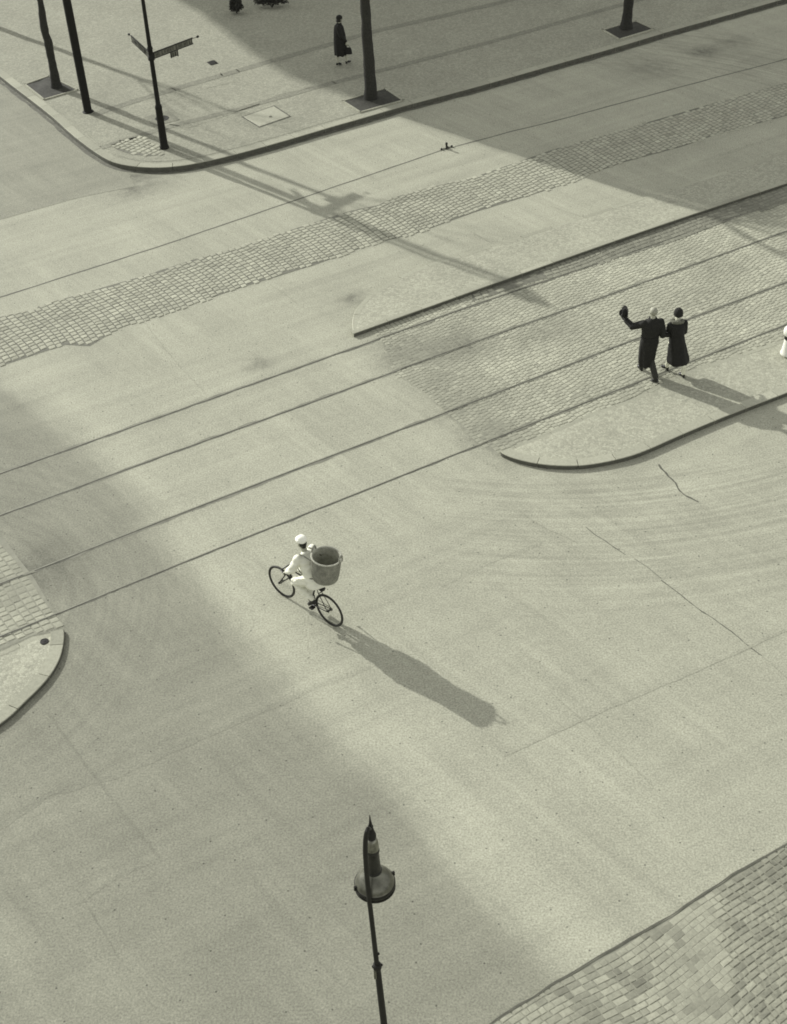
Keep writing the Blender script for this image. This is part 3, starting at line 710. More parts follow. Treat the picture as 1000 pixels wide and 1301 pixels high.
# foreground lamp with bell-shaped shade
ZT = 6.4; tip = G(469.7, 1035.3, ZT)
e = empty('street_lamp', (tip.x, tip.y, 0)); setp(e, 'tall foreground street lamp with spiked top and bell-shaped shade', 'street lamp')
def below(prof): return [(r, ZT-d) for d, r in prof][::-1]
solid('spire', lathe(below([(0, .003), (.10, .012), (.17, .024), (.18, .030), (.19, .024), (.26, .038), (.31, .052), (.345, .052), (.36, .03)]), 16), M['iron'], e)
solid('hood', lathe(below([(.355, .02), (.37, .045), (.41, .062), (.48, .069), (.55, .070), (.56, .076), (.575, .076), (.585, .068), (.72, .071), (.88, .078), (.885, .086), (.905, .086)]), 28), M['hoodp'], e)
solid('dome', lathe(below([(.362, .03), (.372, .048), (.41, .065), (.48, .072), (.53, .073)]), 28), M['domem'], e)
shade = solid('shade', lathe(below([(.90, .08), (.93, .10), (.97, .145), (1.02, .185), (1.06, .205), (1.085, .213), (1.09, .217), (1.10, .217), (1.105, .205), (1.15, .21), (1.155, .205)]), 40), M['lampgrey'], e)
solid('rim', lathe(below([(1.086, .208), (1.088, .2215), (1.125, .2215), (1.127, .207), (1.15, .207), (1.152, .220), (1.175, .220), (1.178, .19)]), 40), M['iron'], e)
solid('glass_bowl', lathe(below([(1.14, .19), (1.19, .17), (1.24, .11), (1.26, .001)]), 28), M['glass'], e)
for a in (R(25), R(200)):
    solid('latch', boxm((math.cos(a)*.222, math.sin(a)*.222, ZT-1.09), (.03, .02, .06), Matrix.Rotation(a, 3, 'Z')), M['iron'], e, False)
def lp(px, py, yoff):                       # point on the plane y = yoff (towards the camera) under the pixel
    v = ray(px, py); t = (tip.y+yoff)/v.y; return Vector((v.x*t-tip.x, yoff, CAMH+v.z*t))
yo = -.23
shaft_px = [(466.8, 1053), (464.6, 1064), (464.0, 1078), (464.5, 1090), (466.3, 1115), (468.8, 1140), (472.5, 1170), (477, 1210), (487.5, 1297)]
P = [lp(a, b, yo) for a, b in shaft_px]
d = (P[-1]-P[-2]).normalized(); t = -P[-1].z/d.z; foot = P[-1]+d*t; foot.z = 0
crook = [Vector((0, -.01, ZT-.22)), Vector((-.008, -.09, ZT-.10)), Vector((-.016, -.16, ZT-.03))]
pts = crook+P
rr_ = [.014, .016, .019, .022, .026]+[.027]*5+[.029, .031]
solid('pole', tube(smoothpts(pts, 1), np.interp(np.linspace(0, 1, 2*len(pts)), np.linspace(0, 1, len(pts)), rr_), 14), M['iron'], e)
c1 = lp(479.3, 1228, yo); c0 = P[-1]
solid('lower_pole', tube([c1, P[-1], foot], [.036, .040, .065], 16), M['iron'], e)
ax_ = (foot-c1).normalized()
solid('collar', tube([c1-ax_*.05, c1-ax_*.04, c1+ax_*.02, c1+ax_*.05], [.036, .047, .05, .038], 14), M['iron'], e)
q = c1-ax_*.0
for s_, dz, ln in ((1, .23, .028), (-1, .0, .045), (1, .02, .048), (-1, -.19, .035)):
    b = c1-ax_*dz if dz > 0 else c1+ax_*(-dz)
    solid('bracket', merge(tube([b, b+Vector((s_*ln, 0, .006))], .013, 8), ell(b+Vector((s_*ln, 0, .006)), .017)), M['iron'], e)
solid('fuse_box', boxm(c1+ax_*.10+Vector((-.03, -.025, 0)), (.03, .03, .16)), M['lampgrey'], e, False)
solid('base', tube([foot+Vector((0, 0, 1.0)), foot+Vector((0, 0, .9)), foot+Vector((0, 0, .1)), foot], [.07, .09, .11, .16], 14), M['iron'], e)

# white bollard on the island, cut by the right edge
p = G(1001, 449, .10); e = empty('bollard', p); setp(e, 'white round-topped bollard with a dark band at the right edge of the island', 'bollard')
solid('column', lathe([(.17, 0), (.17, .03), (.155, .05), (.125, .30), (.12, .38)], 24), M['concrete'], e)
solid('band', lathe([(.105, .38), (.125, .385), (.125, .46), (.10, .47)], 24), M['iron'], e)
solid('globe', lathe([(.10, .46), (.15, .50), (.165, .57), (.15, .64), (.10, .70), (.05, .725), (.001, .73)], 24), M['concrete'], e)

# shrubs at the far edge
def shrub(px, r, h, label, seed):
    p = G(px[0], px[1], KH); e = empty('shrub', p); setp(e, label, 'shrub')
    rnd = random.Random(seed); V = []; Fc = []
    for i in range(1500):
        a = rnd.uniform(0, 6.28); u = rnd.random()**.4; th = rnd.uniform(0, 1.6)
        c = Vector((math.cos(a)*math.sin(th)*r[0]*u, math.sin(a)*math.sin(th)*r[1]*u, .15+math.cos(th)*h*u*.9)); c *= 1+.15*mnoise.noise(c*4+Vector((seed, 0, 0)))
        d1 = Vector([rnd.gauss(0, 1) for _ in range(3)]).normalized(); d2 = d1.orthogonal().normalized(); s_ = rnd.uniform(.03, .06)
        n = len(V); V += [c-d1*s_, c+d2*s_*.5, c+d1*s_, c-d2*s_*.5]; Fc.append((n, n+1, n+2, n+3))
    mesh('foliage', V, Fc, M['leaf'], e)
    st = merge(*[tube([(0, 0, 0), (rnd.uniform(-.1, .1)*r[0]*2, rnd.uniform(-.1, .1), h*.3), (rnd.uniform(-.6, .6)*r[0], rnd.uniform(-.5, .5)*r[1], h*.75)], [.02, .015, .006], 6) for _ in range(7)])
    solid('stem', st, M['bark'], e)
shrub((301, 17), (.24, .24), .62, 'dark rounded shrub at the top edge in the shaded pavement', 1)
shrub((346, 9), (.62, .22), .40, 'low wide dark shrub at the top edge left of the walking woman', 2)

# ---------------------------------------------------------------- people
def basis(f, u=Vector((0, 0, 1))):
    f = Vector(f).normalized(); l = Vector(u).cross(f).normalized(); u = f.cross(l).normalized()
    return Matrix((f, l, u)).transposed()   # columns: forward, left, up
def head_parts(c, rot, s=1.0):
    c = Vector(c); T = lambda x, y, z: c+rot @ Vector((x*s, y*s, z*s))
    p = [ell(c, (.092*s, .076*s, .105*s), rot), ell(T(.03, 0, -.062), (.062*s, .056*s, .058*s), rot), ell(T(-.02, 0, .012), (.086*s, .078*s, .088*s), rot),
         limb([T(.088, 0, .012), T(.112, 0, -.022)], [.008*s, .013*s], 8), limb([T(.078, -.035, .022), T(.09, 0, .026), T(.078, .035, .022)], [.012*s]*3, 8),
         ell(T(.088, 0, -.055), (.012*s, .024*s, .010*s), rot), ell(T(.085, 0, -.092), (.018*s, .022*s, .016*s), rot)]
    for y in (-1, 1): p.append(ell(T(-.005, .080*y, -.012), (.022*s, .010*s, .034*s), rot))
    return p
def face_bits(c, rot, parent, s=1.0):
    c = Vector(c); T = lambda x, y, z: c+rot @ Vector((x*s, y*s, z*s))
    for y in (-1, 1): solid('eye', ell(T(.086, .031*y, .0), (.008*s, .013*s, .008*s), rot, 10, 6), M['hair'], parent)
    solid('mouth', ell(T(.098, 0, -.056), (.006*s, .022*s, .004*s), rot, 10, 6), M['earth'], parent)
def hand_parts(w, d, n, s=1.0, curl=.5, side=1):
    """w wrist, d finger direction, n palm-facing direction; side = which side the thumb leaves"""
    w = Vector(w); d = Vector(d).normalized(); n = Vector(n); n = (n-d*n.dot(d)).normalized(); k = d.cross(n).normalized()*side
    out = [limb([w-d*.02*s, w+d*.03*s], [.026*s, .028*s], 10)]
    rot = Matrix((d, k, n)).transposed()
    out.append(ell(w+d*.055*s, (.05*s, .042*s, .017*s), rot))
    for i, (off, L, r) in enumerate(((.030, .072, .0085), (.010, .080, .009), (-.010, .074, .0085), (-.029, .058, .0078))):
        a = w+d*.088*s+k*off*s; pts = [a-d*.02*s, a]; dd = d.copy()
        for seg in (.42, .32, .26):
            ang = curl*(.75+.08*i); dd = (dd*math.cos(ang)+n*math.sin(ang)).normalized(); nn_ = n-dd*n.dot(dd)
            pts.append(pts[-1]+dd*L*seg*s)
            n2 = d.cross(k)*-side
        out.append(limb(pts, [r*s*1.05, r*s*1.05, r*s, r*s*.9, r*s*.8], 8))
    a = w+d*.03*s+k*.03*s; b = a+(d*.5+k*.75+n*.3).normalized()*.035*s; c_ = b+(d*.85+k*.25+n*.45).normalized()*.032*s
    out.append(limb([a-d*.01*s, b, c_], [.013*s, .0105*s, .009*s], 8))
    return out
def shoe(name, ankle, f, parent, pitch=0, s=1.0, heel=.02, mat='shoe'):
    f = Vector(f).normalized(); rot = basis(f); rot = rot @ Matrix.Rotation(pitch, 3, 'Y'); a = Vector(ankle)
    T = lambda x, y, z: a+rot @ Vector((x*s, y*s, z*s))
    parts = [ell(T(.10, 0, -.045), (.085*s, .042*s, .030*s), rot), ell(T(.0, 0, -.035), (.055*s, .035*s, .045*s), rot), ell(T(.045, 0, -.035), (.075*s, .036*s, .038*s), rot),
             limb([T(0, 0, .02), T(0, 0, -.03)], [.036*s, .036*s], 10), boxm(T(-.02, 0, -.075), (.05*s, .05*s, .03*s+heel), rot), ell(T(.09, 0, -.072), (.10*s, .044*s, .012*s), rot)]
    return fused(name, parts, M[mat], parent, .006, 3)

def folds(k, amp, z0, z1, cxy=(0, 0)):
    def f(c):
        a = math.atan2(c.y-cxy[1], c.x-cxy[0]); t = min(1, max(0, (z1-c.z)/(z1-z0)))
        return amp*t*math.sin(a*k+2*mnoise.noise(c*2.5)) + .006*mnoise.noise(c*9)
    return f

# ---- the man with the raised hat
def local_root(name, px, label, z=0.0, cat='person'):
    g = G(px[0], px[1], z); e = empty(name, g, math.atan2(g.y, g.x)-math.pi/2); setp(e, label, cat); return e
eM = local_root('person', (824, 478), 'man in a long black overcoat striding arm in arm, seen from behind, waving his hat')
f = Vector((-.42, .9, 0)).normalized(); l = Vector((-f.y, f.x, 0)); rot = basis(f)
def sec(c, rx, ry): return (c, rx, ry, l, f)
hc = (-.005, .03, 1.635); wrL = Vector((-.585, .17, 1.325)); elL = Vector((-.43, .03, 1.235)); shL = Vector((-.19, -.05, 1.365)); shR = Vector((.17, .07, 1.365)); elR = Vector((.235, .0, 1.08)); wrR = Vector((.375, .07, 1.06))
hipL = Vector((-.10, .0, .88)); hipR = Vector((.07, .04, .88)); knL = Vector((-.165, .16, .48)); anL = Vector((-.175, .22, .10)); knR = Vector((.015, -.02, .47)); anR = Vector((.15, -.235, .13))
body = head_parts(hc, rot) + [limb([(-.005, .02, 1.42), (-.005, .028, 1.56)], [.055, .052]), loft([sec((-.02, .01, .86), .15, .11), sec((-.01, .01, 1.05), .14, .10), sec((-.01, .01, 1.3), .17, .11), sec((-.005, .01, 1.42), .12, .07)]),
    limb([shL, elL, wrL], [.048, .04, .027]), limb([shR, elR, wrR], [.048, .04, .027]), limb([hipL, knL, anL], [.078, .055, .04]), limb([hipR, knR, anR], [.078, .055, .04])]
body += hand_parts(wrL, (-.25, .1, .95), (.3, .9, 0), .95, .55, -1) + hand_parts(wrR, (.8, .5, -.1), (0, .2, 1), .95, .4, 1)
fused('body', body, M['skin'], eM, .0065, 3); face_bits(hc, rot, eM)
fused('hair', [ell(Vector(hc)+rot @ Vector((-.022, 0, .016)), (.088, .083, .094), rot)], M['grey'], eM, .008, 2)
coat = [loft([sec((-.085, .0, .30), .155, .155), sec((-.075, .0, .45), .18, .17), sec((-.06, 0, .70), .20, .175), sec((-.045, 0, .92), .205, .175), sec((-.035, 0, 1.06), .195, .16), sec((-.02, 0, 1.25), .22, .165), sec((-.015, .005, 1.36), .22, .14), sec((-.005, .01, 1.425), .15, .105), sec((-.005, .015, 1.485), .072, .072)], 28),
    limb([shL+Vector((.03, 0, -.02)), shL, elL, wrL-Vector((-.02, .02, .02))], [.095, .090, .080, .066]), limb([shR+Vector((-.03, 0, -.02)), shR, elR, wrR-Vector((.03, .01, 0))], [.095, .088, .076, .062]), limb([(-.13, .03, 1.40), (-.005, .0, 1.43), (.12, .06, 1.40)], [.045, .06, .045])]
oc = fused('overcoat', coat, M['coat'], eM, .010, 5, folds(9, .014, .3, 1.0, (-.03, 0)))
solid('collar', tube([Vector((-.005, .02, 1.47))+Vector((math.cos(a)*.072, math.sin(a)*.066, .014*math.sin(a))) for a in np.linspace(0, 6.283, 21)[:-1]], .022, 8, closed=True), M['coat2'], oc)
solid('half_belt', loft([sec((-.035, -.006, 1.02), .202, .168), sec((-.035, -.006, 1.065), .200, .166)], 28), M['coat2'], oc)
fused('trousers', [limb([hipL, knL, anL+Vector((0, 0, .02))], [.10, .078, .062]), limb([hipR, knR, anR+Vector((0, 0, .02))], [.10, .080, .066])], M['trous'], eM, .010, 4)
shoe('shoe', anL+Vector((0, 0, .0)), f, eM, .05, 1.0); shoe('shoe', anR+Vector((0, 0, -.01)), (-.75, .65, 0), eM, .55, 1.05)
mw = Matrix.Translation(eM.location) @ Matrix.Rotation(eM.rotation_euler[2], 4, 'Z')
# hat in his hand
hp = mw @ Vector((-.61, .20, 1.465)); eh = empty('hat', hp, eM.rotation_euler[2]); eh.rotation_euler = (R(0), R(-78), eM.rotation_euler[2]+R(35)); setp(eh, 'dark felt hat held up in the waving hand', 'hat')
solid('brim', ([Vector((v.x*1.15, v.y*.92, v.z+.035*abs(v.y)**1.2*6*.14)) for v in map(Vector, lathe([(.085, .004), (.115, .0), (.142, .008), (.146, .014), (.115, .007), (.085, .012)], 32, False)[0])], lathe([(1, 0)]*6, 32, False)[1]), M['felt'], eh)
V, Fc = lathe([(.088, 0), (.087, .05), (.082, .09), (.066, .115), (.03, .112), (.001, .100)], 28); solid('crown', ([Vector((x*1.15, y*.92, z-.02*math.exp(-(y/.03)**2)*(z > .08))) for x, y, z in V], Fc), M['felt'], eh)
solid('hat_band', ([Vector((x*1.15, y*.92, z)) for x, y, z in lathe([(.0885, .004), (.0905, .006), (.0895, .028), (.088, .03)], 28, False)[0]], lathe([(1, 0)]*4, 28, False)[1]), M['coat2'], eh)

# ---- the woman on his arm
eW = local_root('person', (853.5, 475.5), 'woman in a flared black coat with fur collar and close cap, seen from behind')
f = Vector((-.42, .9, 0)).normalized(); l = Vector((-f.y, f.x, 0)); rot = basis(f)
hc = (.02, .03, 1.555); shL = Vector((-.125, -.05, 1.285)); shR = Vector((.175, .07, 1.30)); elL = Vector((-.165, .0, 1.05)); wrL = Vector((-.10, .22, 1.08)); elR = Vector((.19, .10, 1.06)); wrR = Vector((.12, .30, 1.10))
hipL = Vector((-.03, 0, .84)); hipR = Vector((.13, .03, .84)); knL = Vector((-.03, .10, .46)); anL = Vector((-.115, .13, .12)); knR = Vector((.21, -.05, .46)); anR = Vector((.245, -.17, .15))
body = head_parts(hc, rot, .95) + [limb([(.015, .02, 1.35), (.02, .028, 1.50)], [.046, .043]), loft([sec((.0, .0, .82), .15, .11), sec((.0, .0, 1.0), .115, .09), sec((.01, .01, 1.2), .14, .10), sec((.012, .01, 1.34), .10, .06)]),
    limb([shL, elL, wrL], [.04, .034, .023]), limb([shR, elR, wrR], [.04, .034, .023]), limb([hipL, knL, anL+Vector((.02, 0, .17)), anL], [.075, .056, .056, .042]), limb([hipR, knR, anR+Vector((0, .01, .17)), anR], [.075, .056, .056, .042])]
body += hand_parts(wrL, (.2, .9, 0), (0, 0, -1), .85, .5, 1) + hand_parts(wrR, (-.5, .7, 0), (0, 0, -1), .85, .5, -1)
fused('body', body, M['skinstock'], eW, .0065, 3); face_bits(hc, rot, eW, .95)
fused('hair', [ell(Vector(hc)+rot @ Vector((-.02, 0, -.015)), (.092, .086, .09), rot)], M['hair'], eW, .008, 2)
ct = fused('cloche_hat', [ell(Vector(hc)+rot @ Vector((-.012, 0, .03)), (.108, .098, .098), rot), loft([(Vector(hc)+rot @ Vector((-.01, 0, -.045)), .104, .112, l, f), (Vector(hc)+rot @ Vector((-.01, 0, .03)), .100, .106, l, f)])], M['felt'], eW, .008, 4)
coat = [loft([sec((.115, -.01, .345), .245, .215), sec((.11, -.01, .38), .25, .22), sec((.08, 0, .6), .215, .195), sec((.05, 0, .82), .19, .17), sec((.035, 0, .98), .168, .145), sec((.032, 0, 1.02), .166, .142), sec((.028, 0, 1.15), .18, .145), sec((.022, .005, 1.27), .188, .13), sec((.015, .01, 1.34), .12, .085), sec((.018, .015, 1.38), .06, .06)], 32),
    limb([shL+Vector((.03, .01, -.02)), shL, elL, wrL-Vector((0, .04, 0))], [.08, .074, .064, .054]), limb([shR+Vector((-.03, 0, -.02)), shR, elR, wrR-Vector((0, .04, 0))], [.08, .074, .066, .055])]
oc = fused('coat', coat, M['coat2'], eW, .010, 5, folds(6, .012, .36, .95, (.08, 0)))
fused('fur_collar', [tube([Vector((.012, .01, 1.375))+Vector((math.cos(a)*.115, math.sin(a)*.085, .02*math.sin(a+2.6)))-Vector((0, 0, .015)) for a in np.linspace(0, 6.283, 25)[:-1]], .044, 10, closed=True)], M['fur'], eW, .009, 2, lambda c: .012*mnoise.noise(c*38))
shoe('shoe', anL, (-.85, .5, 0), eW, .0, .86, .035); shoe('shoe', anR, (-.6, .8, 0), eW, .12, .86, .035)
_bg = mw  # keep

# ---- the woman walking under the trees
eP = local_root('person', (434, 82.5), 'woman in a long dark coat walking alone through the building shadow', KH)
f = Vector((.86, .5, 0)).normalized(); l = Vector((-f.y, f.x, 0)); rot = basis(f)
hc = (.03, 0, 1.49); shL = Vector((.02, .14, 1.26)); shR = Vector((-.03, -.14, 1.26)); elL = Vector((.03, .2, 1.0)); wrL = Vector((.13, .2, .80)); elR = Vector((.04, -.19, 1.0)); wrR = Vector((.20, -.14, .76))
hipL = Vector((.02, .07, .82)); hipR = Vector((0, -.07, .82)); knL = Vector((.11, .09, .46)); anL = Vector((.17, .07, .10)); knR = Vector((-.03, -.05, .45)); anR = Vector((-.12, -.02, .10))
body = head_parts(hc, rot, .95) + [limb([(.0, 0, 1.30), (.015, 0, 1.43)], [.046, .043]), loft([sec((.0, .0, .82), .15, .12), sec((.0, .0, 1.0), .12, .10), sec((0, 0, 1.2), .14, .10), sec((0, 0, 1.3), .10, .06)]),
    limb([shL, elL, wrL], [.04, .034, .023]), limb([shR, elR, wrR], [.04, .034, .023]), limb([hipL, knL, anL+Vector((-.01, 0, .17)), anL], [.075, .052, .05, .036]), limb([hipR, knR, anR+Vector((0, 0, .17)), anR], [.075, .052, .05, .036])]
body += hand_parts(wrL, (.4, 0, -.9), (0, -1, 0), .85, .5, 1) + hand_parts(wrR, (.25, 0, -.95), (0, 1, 0), .85, .75, -1)
fused('body', body, M['skin'], eP, .0065, 3); face_bits(hc, rot, eP, .95)
fused('hair', [ell(Vector(hc)+rot @ Vector((-.02, 0, -.01)), (.092, .086, .095), rot), ell(Vector(hc)+rot @ Vector((-.09, 0, -.05)), (.04, .045, .045), rot)], M['hair'], eP, .008, 2)
fused('hat', [ell(Vector(hc)+rot @ Vector((-.012, 0, .04)), (.105, .098, .085), rot)], M['felt'], eP, .008, 4)
coat = [loft([sec((-.01, .0, .34), .20, .185), sec((0, 0, .6), .205, .20), sec((0, 0, .85), .20, .20), sec((-.005, 0, 1.0), .18, .185), sec((-.01, 0, 1.15), .175, .165), sec((-.01, 0, 1.25), .17, .135), sec((0, 0, 1.32), .11, .09), sec((.005, 0, 1.37), .06, .06)], 30),
    limb([shL, elL, wrL-Vector((.02, 0, -.05))], [.08, .068, .052]), limb([shR, elR, wrR-Vector((.03, 0, -.06))], [.08, .068, .052])]
fused('coat', coat, M['coat'], eP, .010, 5, folds(8, .014, .34, .95))
shoe('shoe', anL, f, eP, .0, .88, .02); shoe('shoe', anR, f, eP, .2, .88, .02)
mp = Matrix.Translation(eP.location) @ Matrix.Rotation(eP.rotation_euler[2], 4, 'Z')
eb = empty('handbag', mp @ Vector((.235, -.145, .40)), eP.rotation_euler[2]+R(-20)); setp(eb, 'dark handbag hanging from the hand of the lone walking woman', 'handbag')
solid('bag_body', loft([((0, 0, .0), .115, .045, (1, 0, 0), (0, 1, 0)), ((0, 0, .02), .135, .06, (1, 0, 0), (0, 1, 0)), ((0, 0, .12), .125, .05, (1, 0, 0), (0, 1, 0)), ((0, 0, .21), .10, .02, (1, 0, 0), (0, 1, 0))], 20), M['coat2'], eb)
solid('handle', tube([(math.cos(a)*.06, 0, .20+math.sin(a)*.085) for a in np.linspace(0, math.pi, 12)], .008, 8), M['shoe'], eb)

# ---- the bicycle (x forward, y left, origin under the rear hub)
HD = math.atan2(20.557-19.703, -2.1265+1.2445); RB = Vector((-1.2445, 19.703, 0)); WB = 1.228; WR = .345
eB = empty('bicycle', RB, HD); setp(eB, 'black bicycle ridden by the basket carrier across the open road', 'bicycle')
def wheel(x, nsp):
    c = Vector((x, 0, WR)); an = np.linspace(0, 2*math.pi, 57)[:-1]
    t = solid('tyre', tube([c+Vector((math.cos(a)*(WR-.019), 0, math.sin(a)*(WR-.019))) for a in an], .019, 10, closed=True), M['tyre'], None); t.name = 'wheel'
    t.parent = eB
    solid('rim', tube([c+Vector((math.cos(a)*(WR-.042), 0, math.sin(a)*(WR-.042))) for a in an], .010, 8, closed=True), M['frame'], t)
    sp = []
    for i in range(nsp):
        a = 2*math.pi*i/nsp; b = a+(.5 if i % 2 else -.5); y = .03 if i % 4 < 2 else -.03
        sp.append(tube([c+Vector((math.cos(b)*.022, y, math.sin(b)*.022)), c+Vector((math.cos(a)*(WR-.045), 0, math.sin(a)*(WR-.045)))], .0011, 4))
    so_ = mesh('spokes', *merge(*sp), M['chrome'], t)
    solid('hub', tube([c+Vector((0, y, 0)) for y in (-.055, -.04, -.038, 0, .038, .04, .055)], [.012, .012, .028, .018, .028, .012, .012], 14), M['frame'], t)
    return t
wheel(0, 36); wheel(WB, 32)
BBp = Vector((.47, 0, .28)); ST = Vector((.29, 0, .80)); HT = Vector((.90, 0, .83)); HBt = Vector((.975, 0, .62)); 
fr = [limb([BBp, ST], [.016, .016]), limb([ST+Vector((.005, 0, -.02)), HT+Vector((.005, 0, -.02))], [.014, .014]), limb([BBp, HBt+Vector((0, 0, .02))], [.017, .017]), limb([HBt, HT], [.02, .02])]
for y in (-1, 1):
    fr.append(limb([BBp+Vector((0, .02*y, 0)), Vector((.30, .042*y, .30)), Vector((0, .052*y, WR))], [.011, .010, .008])); fr.append(limb([ST+Vector((0, .018*y, 0)), Vector((.22, .036*y, .68)), Vector((0, .052*y, WR))], [.009, .008, .007]))
fr.append(tube([(.205, -.036, .655), (.205, .036, .655)], .009, 8)); fr.append(tube([BBp+Vector((0, -.04, 0)), BBp+Vector((0, .04, 0))], .022, 12))
fo = solid('frame', merge(*fr), M['frame'], eB)
fk = []
for y in (-1, 1): fk.append(limb([HBt+Vector((0, .04*y, -.02)), Vector((1.10, .045*y, .47)), Vector((1.175, .048*y, .385)), Vector((WB, .05*y, WR))], [.013, .012, .009, .008]))
fk.append(limb([HBt+Vector((0, -.04, -.02)), HBt+Vector((0, .04, -.02))], [.014, .014]))
solid('fork', merge(*fk), M['frame'], eB)
HBp = Vector((.96, 0, .90))
hb = [limb([HT, HT+Vector((-.02, 0, .07)), HBp], [.013, .012, .012]), tube(smoothpts([Vector(v) for v in ((.86, -.22, .89), (.93, -.21, .89), (1.03, -.17, .86), (1.035, -.1, .83), (.98, -.05, .89), (.96, 0, .90), (.98, .05, .89), (1.035, .1, .83), (1.03, .17, .86), (.93, .21, .88), (.84, .21, .88))], 2), .012, 10)]
hbo = solid('handlebar', merge(*hb), M['frame'], eB)
for y in (-1, 1):
    solid('grip', tube([(.90, .215*y, .885), (.83, .215*y, .885)], .017, 10), M['tyre'], hbo)
    solid('brake_lever', merge(limb([(.86, .20*y, .86), (.91, .24*y, .76), (.965, .275*y, .66)], [.013, .012, .011]), ell((.97, .278*y, .65), .024)), M['frame'], hbo)
solid('saddle', merge(loft([((.12, 0, .85), .055, .018, (0, 1, 0), (0, 0, 1)), ((.15, 0, .862), .085, .028, (0, 1, 0), (0, 0, 1)), ((.22, 0, .86), .08, .03, (0, 1, 0), (0, 0, 1)), ((.32, 0, .855), .035, .026, (0, 1, 0), (0, 0, 1)), ((.42, 0, .85), .018, .016, (0, 1, 0), (0, 0, 1))], 16), limb([(.27, 0, .84), (.285, 0, .79)], [.013, .013]), limb([(.15, .03, .83), (.30, .02, .825)], [.006, .006]), limb([(.15, -.03, .83), (.30, -.02, .825)], [.006, .006])), M['shoe'], eB)
solid('tool_bag', loft([((.10, 0, .78), .05, .03, (0, 1, 0), (0, 0, 1)), ((.12, 0, .785), .06, .04, (0, 1, 0), (0, 0, 1)), ((.20, 0, .79), .06, .04, (0, 1, 0), (0, 0, 1)), ((.225, 0, .79), .05, .03, (0, 1, 0), (0, 0, 1))], 14), M['shoe'], eB)
CA = R(165)   # left crank angle
cl = BBp+Vector((math.cos(CA)*.165, .075, math.sin(CA)*.165)); cr = BBp+Vector((-math.cos(CA)*.165, -.075, -math.sin(CA)*.165))
solid('chainring', merge(tube([BBp+Vector((math.cos(a)*.092, -.045, math.sin(a)*.092)) for a in np.linspace(0, 6.283, 33)[:-1]], .006, 6, closed=True), *[tube([BBp+Vector((0, -.045, 0)), BBp+Vector((math.cos(a)*.09, -.045, math.sin(a)*.09))], .006, 6) for a in np.linspace(0, 6.283, 6)[:-1]]), M['frame'], eB)
solid('chain', merge(tube([BBp+Vector((0, -.045, .096)), (0, -.045, WR+.038)], .005, 6), tube([BBp+Vector((0, -.045, -.096)), (0, -.045, WR-.038)], .005, 6)), M['iron'], eB)
solid('sprocket', lathe([(.001, 0), (.038, 0), (.038, .006), (.001, .006)], 20), M['iron'], eB).matrix_basis = Matrix.Translation((0, -.042, WR)) @ Matrix.Rotation(R(90), 4, 'X')
for a, s_ in ((cl, 1), (cr, -1)):
    c_ = solid('crank', limb([BBp+Vector((0, .055*s_, 0)), a-Vector((0, .01*s_, 0))], [.012, .010]), M['frame'], eB)
    solid('pedal', merge(boxm(a+Vector((0, .055*s_, 0)), (.085, .09, .022)), tube([a, a+Vector((0, .1*s_, 0))], .008, 8)), M['iron'], c_, False)

# ---- the rider
eR = empty('person', RB + Vector((math.cos(HD)*.33, math.sin(HD)*.33, 0)), HD); setp(eR, 'cyclist in white jacket, trousers and cap with a big wicker basket on the back', 'person')
OX = Vector((.33, 0, 0))
def v3(x, y, z): return Vector((x, y, z))-OX
f = Vector((1, 0, 0)); l = Vector((0, 1, 0)); rot = basis(Vector((.98, .1, -.12)))
hc = v3(.575, .0, 1.645)
shL, elL, wrL = v3(.50, .185, 1.40), v3(.60, .265, 1.155), v3(.80, .215, .965)
shR, elR, wrR = v3(.50, -.185, 1.40), v3(.62, -.26, 1.15), v3(.80, -.215, .965)
hipL, knL = v3(.34, .10, .93), v3(.72, .115, .71); anL = cl-OX+Vector((.015, .03, .165))
hipR, knR = v3(.34, -.10, .93), v3(.80, -.12, .79); anR = cr-OX+Vector((-.09, -.04, .115))
tl = Vector((.25, 0, .97)).normalized()
def tsec(x, z, rx, ry, t=.35): return (v3(x, 0, z), rx, ry, Vector((0, 1, 0)), Vector((math.cos(t), 0, -math.sin(t))))
body = head_parts(hc, rot, 1.0) + [limb([v3(.49, 0, 1.42), v3(.55, 0, 1.57)], [.056, .052]), loft([tsec(.33, .90, .14, .11), tsec(.37, 1.1, .13, .10), tsec(.44, 1.3, .16, .105), tsec(.48, 1.42, .12, .07)]),
    limb([shL, elL, wrL], [.046, .038, .026]), limb([shR, elR, wrR], [.046, .038, .026]), limb([hipL, knL, anL], [.075, .052, .036]), limb([hipR, knR, anR], [.075, .052, .036])]
body += hand_parts(wrL, (.8, .0, -.55), (-.5, -.05, -.85), .95, .75, -1) + hand_parts(wrR, (.8, 0, -.55), (-.5, .05, -.85), .95, .75, 1)
fused('body', body, M['skin'], eR, .0065, 3); face_bits(hc, rot, eR)
fused('hair', [ell(hc+rot @ Vector((-.022, 0, -.008)), (.088, .084, .09), rot), ell(hc+rot @ Vector((-.045, 0, -.07)), (.045, .062, .06), rot)], M['hair'], eR, .008, 2)
fused('cap', [ell(hc+rot @ Vector((-.012, 0, .062)), (.110, .098, .066), rot), loft([(hc+rot @ Vector((-.01, 0, .03)), .092, .104, l, f), (hc+rot @ Vector((-.012, 0, .075)), .098, .110, l, f)]), ell(hc+rot @ Vector((-.02, .0, .105)), (.085, .075, .035), rot)], M['cap'], eR, .008, 3, lambda c: .006*mnoise.noise(c*14))
